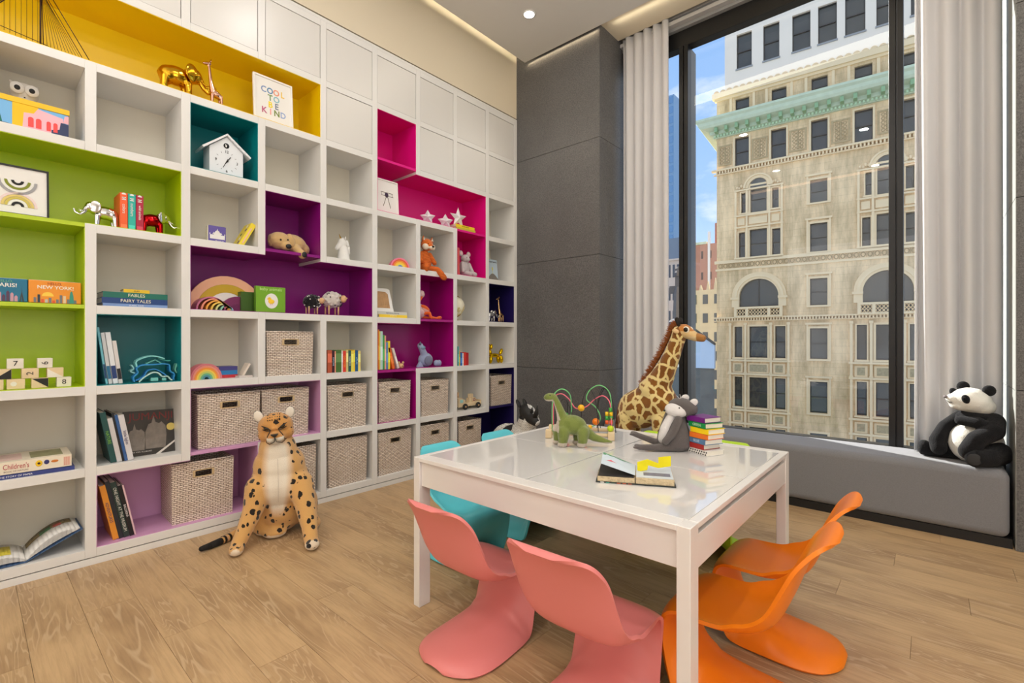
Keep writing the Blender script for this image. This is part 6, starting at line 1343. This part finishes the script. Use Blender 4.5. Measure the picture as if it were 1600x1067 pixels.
# ------------------------------------------------------------ farther buildings left of the block
def tower(name, label, x, y, rz, w, d, z1, mat, wm, nu, nz_, z0=-14, zs=None, wh=.55, ww=.5, group=None):
    o = thing(name, label, 'building', (x, y, 0), rz, group); B().box(0, w, 0, d, z0, z1).build('wall', mat, o)
    zs = zs if zs is not None else z0; dz_ = (z1 - zs) / nz_; du = w / nu
    me = B().box(-du * ww / 2, du * ww / 2, -.06, .05, -dz_ * wh / 2, dz_ * wh / 2).mesh('window', wm)
    for i in range(nu):
        for j in range(nz_):
            q = bpy.data.objects.new('window', me); COL.objects.link(q); q.parent = o; q.location = (du * (i + .5), 0, zs + dz_ * (j + .5))
    return o
BLG = M(S(110, 150, 190), .2, .3); CONC = M(S(200, 196, 186), .85, var=.15, vscale=.3)
tower('office_tower', 'slim blue glass tower far away beside the curtain edge', -76, 136, 0, 19.5, 14, 73, M(S(120, 156, 190), .4), BLG, 8, 30, wh=.7, ww=.8)
o = tower('apartment_building', 'pale old building with tall windows and a slate blue roof beyond the spire', -42, 88, .0, 7.5, 12, 16.4, CONC, M(S(70, 78, 88), .3), 9, 7)
B().prism([(0, 16.4), (7.5, 16.4), (6.6, 20.4), (.9, 20.4)], -.3, 12).build('roof', M(S(110, 130, 150), .6), o)
B().box(-.3, 7.8, -.4, 12, 16.2, 16.5).build('cornice', CONC, o)
o = tower('apartment_building', 'tall red brick building with a white stripe in the gap beside the cream block', -31.0, 78, .05, 9, 9, 16.6, M(S(184, 134, 116), .85, var=.15, vscale=.5), M(S(90, 70, 66), .4), 7, 9, wh=.35, ww=.25)
B().box(4.15, 4.5, -.3, 0, -14, 18.5).build('white_flue', M(S(232, 228, 222), .7), o); B().box(5.8, 9, 0, 9, 16.6, 18.2).box(4.9, 6.2, 1, 4, 16.6, 20.0).box(5.3, 5.8, 1, 3, 20, 21.2).build('roof_house', M(S(170, 110, 92), .85), o); B().box(2.2, 3.9, -.2, 2, 16.6, 17.0).build('roof_edge', COPPER, o)
o = tower('apartment_building', 'beige building with small square windows, low in the gap beside the cream block', -25.2, 62, .05, 7, 8, 7.6, M(S(214, 200, 166), .85, var=.15, vscale=.8), M(S(88, 92, 92), .3), 5, 9, z0=-14, wh=.5, ww=.45)
for i in range(8): B().prism([(i * .9, 7.6), (i * .9 + .4, 7.6), (i * .9 + .2, 8.3 + (i % 3) * .4)], 0, .4).build('pinnacle', M(S(206, 192, 160), .85), o)
o = thing('church_spire', 'dark stone church pinnacle with a cross-shaped finial, seen past the curtain', 'building', (-17.9, 44.1, 0))
B().box(-.75, .75, -.75, .75, -14, 2.5).lathe([(1.05, 2.5), (1.05, 2.9), (.55, 3.2), (.42, 5.6), (.25, 6.2)], n=8).build('shaft', M(S(92, 92, 96), .85, var=.3, vscale=2), o)
B().box(-.8, .8, -.15, .15, 5.6, 6.3).box(-.22, .22, -.2, .2, 6.2, 7.9).lathe([(.38, 7.2), (.38, 7.5), (.1, 8.1)], n=8).build('finial', M(S(84, 84, 88), .85), o)
o = thing('low_building', 'nearby low building with a pale sloping metal roof and dark stone wall', 'building', (-9.6, 24.4, 0), .05)
B().prismz([(-6, 0), (1.5, 0), (.6, 2.8), (-6, 2.8)], -14, -.21).build('wall', M(S(96, 100, 98), .8, var=.35, vscale=1.6), o)
B().prism([(-.1, -.21), (1.54, -.21), (1.54, .95), (-.1, 2.15)], -.15, .05).build('roof', M(S(178, 196, 216), .35, .2), o)
B().prism([(-.1, 2.15), (1.54, .95), (1.54, 1.05), (-.1, 2.27)], -.2, .08).build('roof_edge', M(S(60, 62, 64), .5), o)
struct(B().box(-160, 120, 6, 220, -14.4, -14).build('street', M(S(104, 102, 98), .9, var=.15, vscale=.3)))
